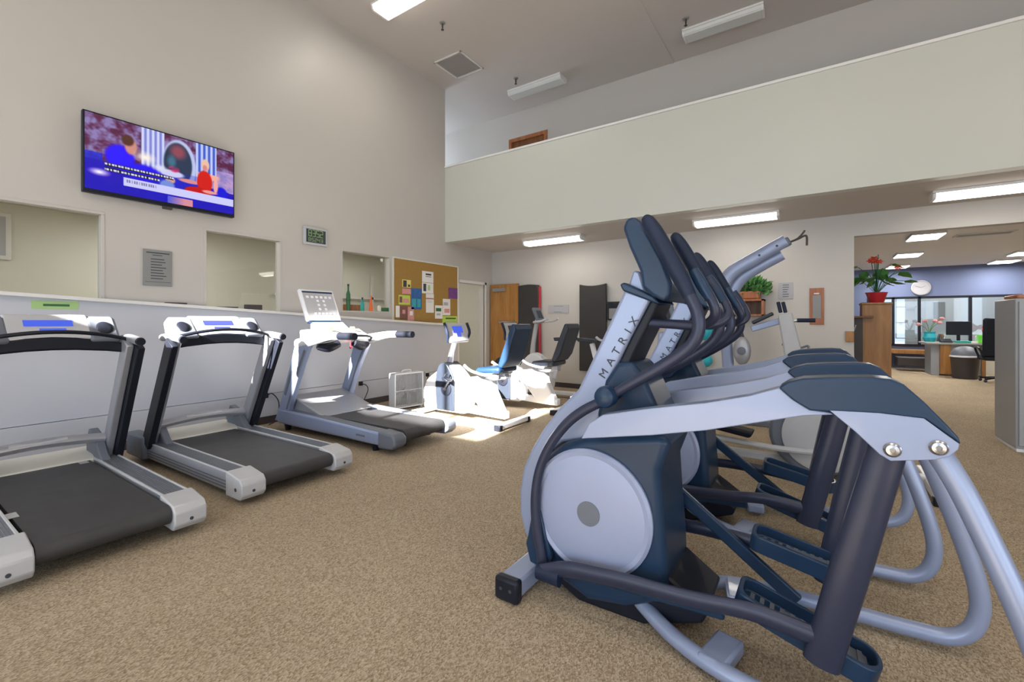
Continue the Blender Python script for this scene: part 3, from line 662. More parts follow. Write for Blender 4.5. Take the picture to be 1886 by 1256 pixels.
cord(o, [(0.05, 0.06, -0.02), (0.06, 0.1, -0.1), (0.06, 0.02, -0.25), (0.10, -0.1, -0.29)], 'thin black power cord looping right of the big white treadmill')
o = outlet(785, 690, 'wall outlet with a black plug behind the box fan')
cord(o, [(0.05, -0.02, -0.15), (0.06, 0.0, -0.3), (0.10, 0.04, -0.36)], 'black power cord hanging beside the box fan')

# ================================================================== BACK WALL THINGS
def plaque_y(name, px0, py0, px1, py1, label, cat, m, frame=None, Y=YB, lines=6, lm='ink'):
    a = PY(px0, py0, Y); c = PY(px1, py1, Y); b0 = PY(px0, py1, Y)
    z1, z0 = a.z, PY(px0, py1, Y).z
    t = thing(name, label, cat, ((a.x+c.x)/2, Y, z0))
    MB().bb((a.x, Y-0.015, z0), (c.x, Y, z1)).build('board', frame or m, t, bevel=0.002)
    W = c.x-a.x; H = z1-z0
    if frame: MB().bb((a.x+W*0.22, Y-0.018, z0+H*0.18), (c.x-W*0.22, Y-0.014, z1-H*0.2)).build('sheet', m, t, smooth=0)
    b = MB()
    for i in range(lines):
        z = z1-H*(0.15+0.7*i/max(1, lines-1)); b.bb((a.x+W*0.3, Y-0.019, z-H*0.015), (c.x-W*random.uniform(0.25, 0.4), Y-0.0145, z+H*0.015))
    b.build('printed_lines', lm, t, smooth=0); return t
plaque_y('wall_sign', 1010, 562, 1048, 577, 'small wide grey sign between the two black mats', 'sign', 'lightplaque', lines=2)
plaque_y('wall_notice', 1434, 521, 1460, 551, 'light grey square notice right of the potted ivy', 'sign', 'lightplaque', lines=6)
plaque_y('framed_sign', 1491, 531, 1518, 598, 'tall sign with a red-brown wood frame on the back wall', 'sign', 'plaque', frame='redwood', lines=1, lm='paper')
def hanging_mat(px0, px1, pyt, zb, label, red=False):
    Y = YB-0.075; a = PY(px0, pyt, Y); c = PY(px1, pyt, Y); n = 24; vs = []
    top = a.z; t = thing('exercise_mat', label, 'mat', ((a.x+c.x)/2, Y, zb))
    W = c.x-a.x; poly = [(a.x, zb), (c.x, zb)]
    for i in range(n+1):
        u = 1-i/n; sag = -0.035*math.sin(PI*u)**0.8 if not red else 0.02*math.sin(PI*u)
        poly.append((a.x+W*u, top+sag))
    MB().prism_y(poly, Y-0.03, Y+0.03).build('foam_sheet', 'mat', t, bevel=0.012)
    for x in (a.x+0.03, c.x-0.03): MB().cyl((x, Y+0.07, top-0.03), (x, Y-0.05, top-0.03), 0.012, seg=12).build('hook', 'ink', t)
    if red: MB().bb((c.x, Y-0.03, zb), (c.x+0.03, Y+0.03, top-0.02)).build('edge_strip', 'red', t, bevel=0.01, label='red edge strip')
hanging_mat(955, 993, 527, 0.25, 'dark exercise mat with a red edge hanging beside the oak door', True)
hanging_mat(1068, 1117, 524, 0.35, 'plain black exercise mat hanging to the right of the small grey sign')
tvb = thing('small_radio', 'small black device on the back wall right of the black mat', 'radio', (0, 0, 0))
a = PY(1122, 556, YB); tvb.location = (a.x+0.12, YB, a.z-0.3)
MB().bb((a.x, YB-0.08, a.z-0.33), (a.x+0.3, YB, a.z)).build('body', 'black', tvb, bevel=0.01); MB().bb((a.x+0.03, YB-0.083, a.z-0.30), (a.x+0.2, YB-0.079, a.z-0.12)).build('grille', 'plaque', tvb, smooth=0)
# wall shelf with ivy
a = PY(1357, 553, YB); c = PY(1410, 553, YB); z1 = a.z; z0 = PY(1357, 583, YB).z
sh = thing('wall_shelf', 'red-brown wooden wall box shelf holding the ivy', 'shelf', ((a.x+c.x)/2, YB, z0))
MB().bb((a.x, YB-0.3, z1-0.03), (c.x, YB, z1)).bb((a.x, YB-0.3, z0), (c.x, YB, z0+0.03)).bb((a.x, YB-0.3, z0), (a.x+0.03, YB, z1)).bb((c.x-0.03, YB-0.3, z0), (c.x, YB, z1)).build('case', 'redwood', sh, bevel=0.003)
MB().bb((a.x+0.03, YB-0.05, z0+0.03), (c.x-0.03, YB-0.01, z1-0.03)).build('back_panel', 'darkwood', sh, smooth=0)
def leafy(name, label, c, rx, ry, rz, n, size, pot, m='leaf', stems=None):
    t = thing(name, label, 'plant', tuple(c)); b = MB(); c = Vector(c)
    for i in range(n):
        th = random.uniform(0, 2*PI); ph = random.uniform(-0.5, 1.4); k = random.uniform(0.5, 1)
        p = c+Vector((rx*math.cos(th)*math.cos(ph)*k, ry*math.sin(th)*math.cos(ph)*k, rz*(0.45+0.6*math.sin(ph)*k)))
        out = (p-c).normalized(); up = Vector((random.uniform(-.4, .4), random.uniform(-.4, .4), random.uniform(-0.2, .8)))
        d = (out+up*0.7).normalized(); s = d.cross(Vector((random.random(), random.random(), random.random()))).normalized(); nn = d.cross(s)
        L = size*random.uniform(0.7, 1.3); q = [p, p+d*L*0.4+s*L*0.33+nn*0.01, p+d*L-nn*0.02, p+d*L*0.4-s*L*0.33+nn*0.01, p+d*L*0.45-nn*L*0.06]
        b.add(q, [(0, 1, 4), (1, 2, 4), (2, 3, 4), (3, 0, 4)])
    b.build('foliage', m, t, smooth=0)
    return t
lc = Vector(((a.x+c.x)/2-0.02, YB-0.16, z1))
iv = leafy('potted_ivy', 'bushy green ivy in a terracotta planter on the wall shelf', lc, 0.30, 0.14, 0.30, 420, 0.07, None)
MB().bb((lc.x-0.2, lc.y-0.1, z1), (lc.x+0.16, lc.y+0.1, z1+0.12)).build('planter', 'redwood', iv, bevel=0.02)
b = MB()
for i in range(26): b.sweep([(lc.x+random.uniform(-.1, .1), lc.y, z1+0.1), (lc.x+random.uniform(-.22, .3), lc.y-0.1, z1+random.uniform(.1, .25))], 0.003, 5, 1)
b.build('stems', 'leaf2', iv)
# small wooden block on the wall near the opening
a = PY(1557, 610, YB); c = PY(1575, 630, YB)
o = MB().bb((a.x, YB-0.03, c.z), (OX, YB, a.z)).build('wooden_plaque', 'oak', bevel=0.004); tag(o, 'small oak block fixed at the edge of the office opening', 'plaque')
# exercise balls / hanging items glimpsed between the elliptical arms
a = PY(1300, 612, YB-0.18); o = MB().ball((a.x, YB-0.14, a.z), (0.11, 0.09, 0.13)).build('hanging_bag', 'cyan'); tag(o, 'small turquoise bag hanging on the back wall, the higher one', 'bag')
a = PY(1295, 664, YB-0.18); o = MB().ball((a.x, YB-0.14, a.z), (0.13, 0.10, 0.11)).build('hanging_bag', 'cyan'); tag(o, 'small turquoise bag below the other on the back wall', 'bag')
a = PY(1199, 606, YB-0.18); o = MB().ball((a.x, YB-0.14, a.z), (0.11, 0.10, 0.09)).build('ball', 'pink'); tag(o, 'magenta ball seen beside the nearest elliptical mast', 'ball')

# ================================================================== ELLIPTICALS
def elliptical(label):
    NY = 1.98                       # centre plane
    near = NY-0.29; far = NY+0.29
    root = thing('elliptical_trainer', label, 'elliptical', (-0.2, NY, 0.0), 'elliptical trainers in a row')
    # front stabiliser
    p = PZ(945, 1117, 0.0); fx_ = p.x-0.045
    o = MB().bb((fx_-0.05, NY-0.34, 0.02), (fx_+0.06, NY+0.34, 0.10)).build('front_foot', 'silver', root, bevel=0.012)
    for s in (-1, 1):
        e = MB().bb((fx_-0.057, NY+s*0.33-0.025, 0.005), (fx_+0.067, NY+s*0.33+0.025, 0.108)).build('end_cap', 'black', root, bevel=0.014)
        MB().cyl((fx_-0.02, NY+s*0.356, 0.06), (fx_-0.02, NY+s*0.351, 0.06), 0.008, seg=10).build('screw', 'ink', e)
        MB().cyl((fx_+0.03, NY+s*0.356, 0.06), (fx_+0.03, NY+s*0.351, 0.06), 0.008, seg=10).build('screw', 'ink', e)
    # mast and front shell (one silver casting)
    Ym = NY-0.115
    sh = [(985, 1005), (966, 985), (957, 945), (956, 905), (963, 862), (979, 826), (1000, 790), (1026, 755), (1064, 717), (1110, 620), (1150, 532), (1199, 548), (1160, 622), (1122, 700), (1116, 745), (1095, 790), (1072, 812), (1035, 815), (1010, 835), (992, 870), (983, 915), (984, 960)]
    MB().prism_y([xz(x, y, Ym) for x, y in sh], Ym, NY+0.115).build('mast', 'silver', root, bevel=0.016, seg=3)
    # rear face of mast in dark plastic
    mb = [xz(x, y, Ym) for x, y in ((1199, 549), (1212, 558), (1172, 640), (1145, 700), (1122, 702), (1160, 622))]
    MB().prism_y(mb, Ym+0.012, NY+0.103).build('mast_rear_cover', 'black', root, bevel=0.01)
    # lettering
    p0 = PY(1111, 690, Ym-0.0015); p1 = PY(1170, 588, Ym-0.0015); d = (p1-p0).normalized(); up = Vector((-d.z, 0, d.x))
    L = (p1-p0).length; mid = (p0+p1)/2
    mt = frame_mtx(mid, d, up)
    for k_, ch_ in enumerate('MATRIX'):
        f_ = (0.02, 0.24, 0.43, 0.62, 0.79, 0.96)[k_]
        text_mesh(ch_, 0.050, frame_mtx(p0+(p1-p0)*f_, d, up), 'ink', root, 'letter', xs=1.05)
    # body
    Yb = NY-0.185
    body = [(1008, 838), (1035, 818), (1075, 808), (1150, 803), (1225, 800), (1232, 822), (1214, 868), (1219, 950), (1226, 1040), (1228, 1112), (1150, 1122), (1080, 1108), (1025, 1065), (992, 1010), (978, 945), (982, 895), (992, 860)]
    MB().prism_y([xz(x, y, Yb) for x, y in body], Yb, NY+0.185).build('drive_housing', 'navy', root, bevel=0.035, seg=4)
    # base pan
    MB().prism_y([xz(x, y, Yb) for x, y in ((1000, 1060), (1060, 1040), (1228, 1070), (1300, 1140), (1290, 1160), (1180, 1160), (1060, 1115))], NY-0.15, NY+0.15).build('base_pan', 'black', root, bevel=0.012)
    # disc
    a = xz(985, 955, Yb-0.02); bq = xz(1203, 955, Yb-0.02); cx = (a[0]+bq[0])/2-0.004; R = (bq[0]-a[0])/2
    z1 = PY(1100, 829, Yb-0.02).z; z0 = PY(1100, 1070, Yb-0.02).z; cz = (z0+z1)/2
    for s, nm in ((-1, 'near'), (1, 'far')):
        yb = NY+s*0.183
        o = MB().lathe((cx, yb, cz), [(R, 0), (R, 0.014), (R-0.012, 0.024), (R-0.03, 0.020), (R-0.045, 0.024), (R*0.5, 0.032), (0.065, 0.034), (0.001, 0.034)], axis=(0, s, 0), seg=64).build('disc_cover', 'disc', root, smooth=20)
        o.data.update()
        MB().lathe((cx+0.005, yb, cz+0.003), [(0.052, 0.030), (0.052, 0.037), (0.001, 0.037)], axis=(0, s, 0), seg=32).build('hub_cap', 'tgrey', root, smooth=20)
    # hood behind the mast
    hood = [(1116, 700), (1138, 668), (1165, 665), (1186, 690), (1206, 735), (1222, 772), (1110, 780), (1100, 765)]
    MB().prism_y([xz(x, y, Ym) for x, y in hood], NY-0.13, NY+0.13).build('hood', 'navy', root, bevel=0.02, seg=3)
    # overhead rails with rear covers
    for s in (-1, 1):
        yc = NY+s*0.27; Yf = NY-0.27-0.035; ya, yb2 = yc-0.035, yc+0.035
        rail = [(1070, 808), (1085, 780), (1110, 764), (1200, 752), (1300, 742), (1380, 729), (1436, 714), (1460, 735), (1490, 754), (1530, 760), (1536, 764), (1480, 766), (1420, 775), (1300, 793), (1200, 802)]
        rl = MB().prism_y([xz(x, y, Yf) for x, y in rail], ya, yb2).build('rail', 'silver', root, bevel=0.014, seg=3)
        cov = [(1434, 714), (1452, 703), (1480, 697), (1530, 695), (1605, 695), (1640, 698), (1665, 708), (1700, 738), (1745, 783), (1766, 806), (1771, 820), (1735, 795), (1704, 773), (1620, 763), (1532, 759), (1492, 756), (1462, 738)]
        MB().prism_y([xz(x, y, Yf-0.01) for x, y in cov], ya-0.013, yb2+0.013).build('rear_cover', 'navy', root, bevel=0.02, seg=4)
        pl = [(1528, 756), (1620, 761), (1702, 771), (1767, 818), (1765, 828), (1748, 841), (1722, 847), (1640, 849), (1620, 837), (1575, 795)]
        q = [xz(x, y, NY-0.27-0.055) for x, y in pl]
        for k in (-1, 1):
            yy = yc+k*0.052
            MB().prism_y(q, yy-0.004, yy+0.004).build('bracket_plate', 'silver', root, bevel=0.002)
        for (x, y) in ((1643, 828), (1728, 824)):
            c = PY(x, y, NY-0.325)
            bo = MB().lathe((c.x, yc-0.056, c.z), [(0.021, 0), (0.021, 0.004), (0.017, 0.007), (0.015, 0.010), (0.007, 0.011), (0.006, 0.008), (0.001, 0.008)], axis=(0, -1, 0), seg=20)
            bo.build('bolt', 'steel', root)
            MB().lathe((c.x, yc+0.056, c.z), [(0.021, 0), (0.021, 0.004), (0.017, 0.007), (0.015, 0.010), (0.001, 0.011)], axis=(0, 1, 0), seg=20).build('bolt', 'steel', root)
        # swing link
        t0 = PY(1634, 826, NY-0.27); t1 = PY(1512, 1222, NY-0.27)
        if s > 0: t1 = PY(1508, 1232, NY-0.27) + Vector((0.035, 0, 0.02))
        MB().sweep([(t0.x, yc, t0.z), ((t0.x+t1.x)/2, yc, (t0.z+t1.z)/2), (t1.x, yc, t1.z)], [0.047, 0.052, 0.050], 22, 3, flat=0.55, side=(0, 1, 0)).build('swing_link', 'tube', root)
        # rear leg and base tube
        ys = NY+s*0.34; leg = []
        j = PY(1730, 836, NY-0.27)
        pts = [(j.x, yc, j.z), (0.345, yc+s*0.02, 0.76), (0.44, ys-s*0.01, 0.49), (0.50, ys, 0.26), (0.49, ys, 0.13), (0.43, ys, 0.065), (0.33, ys, 0.052), (0.12, ys-s*0.005, 0.05), (-0.12, ys-s*0.01, 0.048), (-0.30, ys-s*0.05, 0.048), (-0.45, ys-s*0.12, 0.05), (-0.58, ys-s*0.20, 0.07), (-0.66, ys-s*0.24, 0.10)]
        lg = MB().sweep(pts, 0.030, 18, 6).build('leg_tube', 'silver', root)
        MB().sweep([(0.11, ys-s*0.005, 0.05), (0.15, ys-s*0.004, 0.05)], 0.033, 18, 1).build('collar', 'silver', lg)
        MB().cyl((0.10, ys-s*0.03, 0.05), (0.10, ys-s*0.043, 0.05), 0.011, seg=12).build('screw', 'ink', lg)
        MB().bar((-0.26, NY+s*0.13, 0.05), (-0.30, ys-s*0.03, 0.05), 0.10, 0.055).build('cross_brace', 'silver', root, bevel=0.012)
        # pedal arm
        if s < 0:
            ap = [PY(x, y, near) for x, y in ((990, 1056), (1035, 1052), (1090, 1062), (1160, 1078), (1270, 1108), (1380, 1132), (1480, 1170), (1530, 1190))]
        else:
            ap = [Vector((x, far, z)) for x, z in ((-1.0, 0.14), (-0.9, 0.19), (-0.75, 0.24), (-0.5, 0.27), (-0.25, 0.27), (-0.1, 0.26), (0.02, 0.24))]
        ap = [Vector((q_.x, yc+0.0, q_.z)) for q_ in ap]
        if s < 0: ap = [Vector((q_.x, near+0.02, q_.z)) for q_ in ap]
        pa = MB().sweep(ap, [0.030, 0.034, 0.032, 0.030, 0.030, 0.032, 0.03], 14, 5, flat=0.62, side=(0, 1, 0)).build('pedal_arm', 'tube', root)
        MB().sweep([ap[0]+Vector((-0.012, 0, -0.002)), ap[0]+Vector((0.10, 0, 0.0))], [0.034, 0.038], 16, 2, flat=0.75, side=(0, 1, 0)).build('arm_boot', 'rubber', pa)
        # pedal: tray with raised rim
        if s < 0: x0, x1, za, zb, yp = -0.235, 0.170, 0.265, 0.155, near+0.115
        else: x0, x1, za, zb, yp = -0.225, 0.155, 0.325, 0.265, far-0.105
        ang = math.atan2(za-zb, x1-x0); cxp, czp = (x0+x1)/2, (za+zb)/2; Lp = math.hypot(x1-x0, za-zb)
        R3 = Matrix.Rotation(ang, 3, 'Y')
        def tray(z0, z1, inset, nose=0.05):
            poly = rounded([(-Lp/2+inset, -0.075+inset), (Lp/2-inset-0.03, -0.075+inset), (Lp/2-inset, -0.03), (Lp/2-inset, 0.03), (Lp/2-inset-0.03, 0.075-inset), (-Lp/2+inset, 0.075-inset)], 0.04)
            return poly
        outer = tray(0, 0, 0); inner = tray(0, 0, 0.016); n = len(outer)
        vs = []
        for (pl_, z) in ((outer, -0.035), (outer, 0.03), (inner, 0.032), (inner, -0.012)):
            for (x, y) in pl_: vs.append(Vector((cxp, yp, czp))+R3@Vector((x, y, z+0.012*(1 if x < 0 else 0))))
        fs = [tuple(range(n-1, -1, -1))]
        for k in range(3): fs += [(k*n+i, k*n+(i+1) % n, (k+1)*n+(i+1) % n, (k+1)*n+i) for i in range(n)]
        fs.append(tuple(3*n+i for i in range(n)))
        pe = MB().add(vs, fs).build('pedal', 'navy', root, bevel=0.004)
        tr = MB()
        for i in range(11):
            x = -Lp/2+0.05+(Lp-0.10)*i/10
            tr.box(Vector((cxp, yp, czp))+R3@Vector((x, 0, -0.003)), (0.014, 0.105, 0.008), (0, ang, 0))
        tr.box(Vector((cxp, yp, czp))+R3@Vector((0, 0, -0.007)), (Lp-0.06, 0.112, 0.006), (0, ang, 0))
        tr.build('tread', 'tgrey', pe, smooth=0)
        # crank strut from the housing to the pedal arm
        c0 = PY(1244, 886, far); c1 = PY(1470, 1092, far)
        if s > 0: MB().bar((c0.x, yc-0.05, c0.z), (c1.x, yc-0.05, c1.z), 0.028, 0.058).build('crank_strut', 'navy', root, bevel=0.008)
        else: MB().bar((-0.72, yc+0.07, 0.17), (-0.27, yc+0.06, 0.20), 0.028, 0.055).build('crank_strut', 'navy', root, bevel=0.008)
        # handle lever: lower lever, pivot, arm and grip
        Yh = NY-0.215; yh = NY+s*0.215; dy = Vector((0, yh-Yh, 0))
        piv = PY(1120, 729, Yh)+dy
        MB().lathe(piv+Vector((0, s*0.035, 0)), [(0.043, -0.04), (0.045, 0.0), (0.040, 0.016), (0.026, 0.026), (0.001, 0.029)], axis=(0, s, 0), seg=28).build('pivot_cap', 'navy', root)
        MB().cyl((piv.x, NY, piv.z), (piv.x, yh-s*0.01, piv.z), 0.028, seg=20).build('pivot_axle', 'black', root)
        lo = [PY(x, y, Yh-0.01)+dy for x, y in ((1112, 738), (1075, 756), (1042, 782), (1012, 822), (993, 868), (986, 920), (989, 975), (1000, 1038))]
        MB().sweep(lo, [0.021, 0.022, 0.022, 0.022, 0.022, 0.024, 0.024, 0.026], 14, 4, flat=0.8, side=(0, 1, 0)).build('lower_lever', 'tube', root)
        cv = [PY(x, y, Yh)+dy for x, y in ((972, 985), (968, 1000), (976, 1035), (1000, 1048), (1016, 1030), (1004, 985), (994, 940), (980, 940))]
        MB().prism_y([(v.x, v.z) for v in cv], min(yh, yh-s*0.03), max(yh, yh-s*0.03)).build('lever_guard', 'navy', root, bevel=0.006)
        hp = [PY(x, y, Yh)+dy for x, y in ((1128, 727), (1160, 708), (1205, 683), (1250, 655), (1276, 632), (1287, 606), (1284, 575), (1272, 548), (1262, 530))]
        hd = MB().sweep(hp, [0.019, 0.022, 0.024, 0.024, 0.024, 0.024, 0.024, 0.024, 0.023], 16, 5).build('handle_arm', 'tube', root)
        gp = [PY(x, y, Yh)+dy for x, y in ((1270, 545), (1250, 505), (1225, 460), (1205, 425), (1193, 407), (1186, 401))]
        MB().sweep(gp, [0.025, 0.032, 0.033, 0.031, 0.026, 0.014], 16, 5).build('grip', 'rubber', hd)
        # fixed hand bar
        sp = [PY(x, y, NY-0.12) for x, y in ((1170, 594), (1230, 597), (1285, 600), (1312, 590), (1320, 570))]
        base = [Vector((q_.x, NY+s*(0.07+0.02*i), q_.z)) for i, q_ in enumerate(sp)]
        top = base[-1]; base += [top+Vector((-0.03, s*0.0, 0.07)), top+Vector((-0.075, -s*0.01, 0.14))]
        fb = MB().sweep(base, 0.019, 14, 5).build('fixed_handle', 'tube', root)
        MB().sweep([base[-2]+Vector((0.012, 0, -0.03)), base[-2]+Vector((-0.02, 0, 0.03)), base[-1]+Vector((-0.005, 0, 0.012))], [0.021, 0.023, 0.019], 14, 5).build('sensor_grip', 'navy', fb)
    # console
    cs = [(1153, 402), (1146, 420), (1158, 455), (1178, 500), (1182, 530), (1200, 545), (1222, 556), (1234, 545), (1236, 520), (1222, 480), (1200, 440), (1180, 408), (1166, 398)]
    Yc = NY-0.17; pol = [xz(x, y, Yc) for x, y in cs]
    co = MB().prism_y(pol, Yc, NY+0.17).build('console', 'navy', root, bevel=0.022, seg=4)
    # screen side facing the user
    a1 = PY(1224, 500, Yc); a2 = PY(1178, 412, Yc)
    dv = Vector((a2.x-a1.x, 0, a2.z-a1.z)); nrm = Vector((dv.z, 0, -dv.x)).normalized()
    mb = MB(); o0 = Vector((a1.x, 0, a1.z))+nrm*0.004+dv*0.15; o1 = o0+dv*0.62
    mb.add([Vector((o0.x, NY-0.12, o0.z)), Vector((o0.x, NY+0.12, o0.z)), Vector((o1.x, NY+0.12, o1.z)), Vector((o1.x, NY-0.12, o1.z))] +
           [Vector((o0.x, NY-0.12, o0.z))-nrm*0.01, Vector((o0.x, NY+0.12, o0.z))-nrm*0.01, Vector((o1.x, NY+0.12, o1.z))-nrm*0.01, Vector((o1.x, NY-0.12, o1.z))-nrm*0.01],
           [(0, 1, 2, 3), (7, 6, 5, 4), (0, 4, 5, 1), (1, 5, 6, 2), (2, 6, 7, 3), (3, 7, 4, 0)])
    mb.build('screen', 'ink', co, smooth=0)
    # silver back bracket of console
    br = [(1166, 497), (1156, 528), (1176, 548), (1192, 545), (1184, 520), (1178, 500)]
    MB().prism_y([xz(x, y, NY-0.09) for x, y in br], NY-0.09, NY+0.09).build('console_bracket', 'silver', root, bevel=0.01)
    MB().prism_y([xz(x, y, NY-0.115) for x, y in ((1142, 524), (1150, 520), (1205, 545), (1216, 560), (1200, 556), (1148, 536))], NY-0.125, NY+0.125).build('mast_collar', 'navy', root, bevel=0.008)
    return root
E1 = elliptical('nearest silver-blue elliptical trainer filling the right foreground')
E2 = copy_tree(E1); E2.location.y += 1.13; E2.location.x -= 0.05
E2['label'] = 'silver-blue elliptical trainer standing directly behind the nearest one'

# grey cross trainer with a large pale disc, behind the ellipticals
def cross_trainer():
    Y0 = 4.46; r = thing('cross_trainer', 'grey cross trainer with a large pale disc, farthest of the ellipticals', 'elliptical', (0, Y0, 0))
    cx, cz = 0.02, 0.33
    poly = [(cx+0.34*math.cos(a), cz+0.31*math.sin(a)) for a in [PI*2*i/36 for i in range(36)]]
    MB().prism_y(poly, Y0-0.14, Y0+0.14).build('drive_housing', 'tgrey', r, bevel=0.03, seg=3)
    MB().lathe((cx+0.03, Y0-0.14, cz), [(0.275, 0), (0.275, 0.012), (0.25, 0.02), (0.12, 0.026), (0.001, 0.026)], axis=(0, -1, 0), seg=48).build('disc_cover', 'tlight', r, smooth=20)
    MB().bb((-1.35, Y0-0.05, 0.05), (0.75, Y0+0.05, 0.11)).build('base_beam', 'tlight', r, bevel=0.01)
    for x in (-1.3, 0.72): 
        f = MB().bb((x-0.05, Y0-0.34, 0.03), (x+0.05, Y0+0.34, 0.10)).build('foot', 'white', r, bevel=0.01)
        for s in (-1, 1): MB().bb((x-0.055, Y0+s*0.34-0.03, 0.0), (x+0.055, Y0+s*0.34+0.03, 0.06)).build('rubber_end', 'black', f, bevel=0.008)
    for s in (-1, 1):
        z = 0.30+s*0.09
        MB().sweep([(-1.18, Y0+s*0.2, 0.20), (-0.9, Y0+s*0.2, 0.24), (-0.3, Y0+s*0.2, z), (0.0, Y0+s*0.17, cz+s*0.12)], 0.025, 10, 4).build('pedal_arm', 'tlight', r)
        p = MB().box((-0.62, Y0+s*0.2, 0.35+s*0.02), (0.36, 0.15, 0.06), (0, 0.15, 0), taper=1.12).build('pedal', 'black', r, bevel=0.02)
        MB().sweep([(-1.22, Y0+s*0.22, 0.30), (-1.15, Y0+s*0.24, 0.9), (-1.05, Y0+s*0.25, 1.15), (-1.12, Y0+s*0.25, 1.5)], [0.02, 0.022, 0.022, 0.026], 12, 5).build('handle_arm', 'tgrey', r)
    MB().prism_y([(-1.36, 0.08), (-1.1, 0.08), (-1.08, 0.5), (-1.16, 1.15), (-1.26, 1.15), (-1.34, 0.5)], Y0-0.06, Y0+0.06).build('mast', 'silver', r, bevel=0.02)
    MB().box((-1.18, Y0, 1.27), (0.06, 0.32, 0.26), (0, -0.5, 0)).build('console', 'black', r, bevel=0.02)
cross_trainer()

# ================================================================== WEIGHT STATION (arm and mast behind the ellipticals)
def station():
    Y = 6.35; q = lambda x, y, Yp=Y: PY(x, y, Yp)
    r = thing('cable_station', 'silver cable exercise station with a raised boom arm by the back wall', 'exercise machine', (q(1370, 700).x, Y, 0))
    for yy, pts in ((Y-0.05, ((1330, 560), (1334, 524), (1352, 500), (1385, 480), (1448, 444))), (Y+0.06, ((1342, 560), (1348, 534), (1364, 511), (1396, 490), (1440, 467)))):
        pts = [q(*p_) for p_ in pts]; pts = [Vector((p.x, yy, p.z)) for p in pts]
        MB().sweep(pts, [0.085, 0.085, 0.085, 0.080, 0.072], 16, 5, flat=0.6, side=(0, 1, 0)).build('boom_arm', 'silver', r)
        for p_ in ((1400, 472), (1432, 455)):
            h_ = q(*p_); MB().cyl((h_.x, yy-0.05, h_.z), (h_.x, yy-0.058, h_.z), 0.014, seg=10).build('bolt_hole', 'ink', r)
    a = q(1438, 452); MB().bar(a, q(1455, 443), 0.10, 0.10).build('boom_head', 'tgrey', r, bevel=0.015)
    MB().sweep([q(1452, 447), q(1468, 440), q(1478, 430), q(1482, 424)], 0.012, 8, 4).build('cable_hook', 'base', r)
    MB().sweep([q(1452, 447), q(1470, 440), q(1482, 434), q(1486, 437), q(1486, 452)], 0.012, 8, 4).build('cable_hook', 'base', r)
    c0 = q(1336, 560); MB().sweep([(c0.x, Y, c0.z), (c0.x-0.06, Y, 1.4), (c0.x+0.02, Y, 0.9), (c0.x+0.05, Y, 0.05)], 0.07, 14, 5, flat=0.6, side=(0, 1, 0)).build('column', 'silver', r)
    MB().bb((c0.x-0.4, Y-0.3, 0.0), (c0.x+1.0, Y-0.2, 0.07)).bb((c0.x-0.4, Y+0.2, 0.0), (c0.x+1.0, Y+0.3, 0.07)).bb((c0.x-0.05, Y-0.25, 0.0), (c0.x+0.1, Y+0.25, 0.06)).build('base_frame', 'tgrey', r, bevel=0.01)
    # pulley guard
    g = q(1369, 645); MB().ball((g.x, Y-0.12, g.z), (0.10, 0.06, 0.18)).build('pulley_guard', 'tsilver', r)
    MB().lathe((g.x, Y-0.17, g.z), [(0.05, 0), (0.05, 0.015), (0.001, 0.02)], axis=(0, -1, 0), seg=20).build('pulley', 'tgrey', r)
    MB().bar(q(1364, 612, Y-0.12), q(1370, 632, Y-0.12), 0.05, 0.03, up=(0, 1, 0)).build('clip', 'base', r)
    # cross bar and padded top
    MB().bar(q(1384, 606), q(1440, 590), 0.07, 0.075).build('cross_bar', 'silver', r, bevel=0.01)
    MB().bar(q(1386, 595), q(1424, 577), 0.12, 0.045).build('arm_pad', 'gseat', r, bevel=0.015)
    # second upright
    b0 = [(1433, 580), (1458, 575), (1475, 640), (1475, 655), (1446, 662), (1443, 640)]
    MB().prism_y([xz(x, y, Y) for x, y in b0], Y-0.09, Y+0.09).build('weight_shroud', 'tlight', r, bevel=0.02)
    l = q(1460, 655); MB().bar((l.x, Y, l.z), (l.x+0.08, Y, 0.06), 0.12, 0.12, up=(0, 1, 0)).build('upright', 'tlight', r, bevel=0.01)
    for px in (1433, 1442): MB().bar(q(px, 556), q(px+5, 576), 0.04, 0.05, up=(0, 1, 0)).build('hand_grip', 'rubber', r, bevel=0.01)
    MB().sweep([q(1455, 592), q(1480, 590)], 0.016, 10, 1).build('lever_rod', 'steel', r); MB().sweep([q(1468, 590), q(1502, 590)], 0.024, 12, 1).build('lever_grip', 'rubber', r)
    MB().sweep([q(1440, 634), q(1470, 641), q(1488, 637), q(1486, 645), q(1465, 650)], 0.013, 8, 5).build('foot_bar', 'tgrey', r)
station()

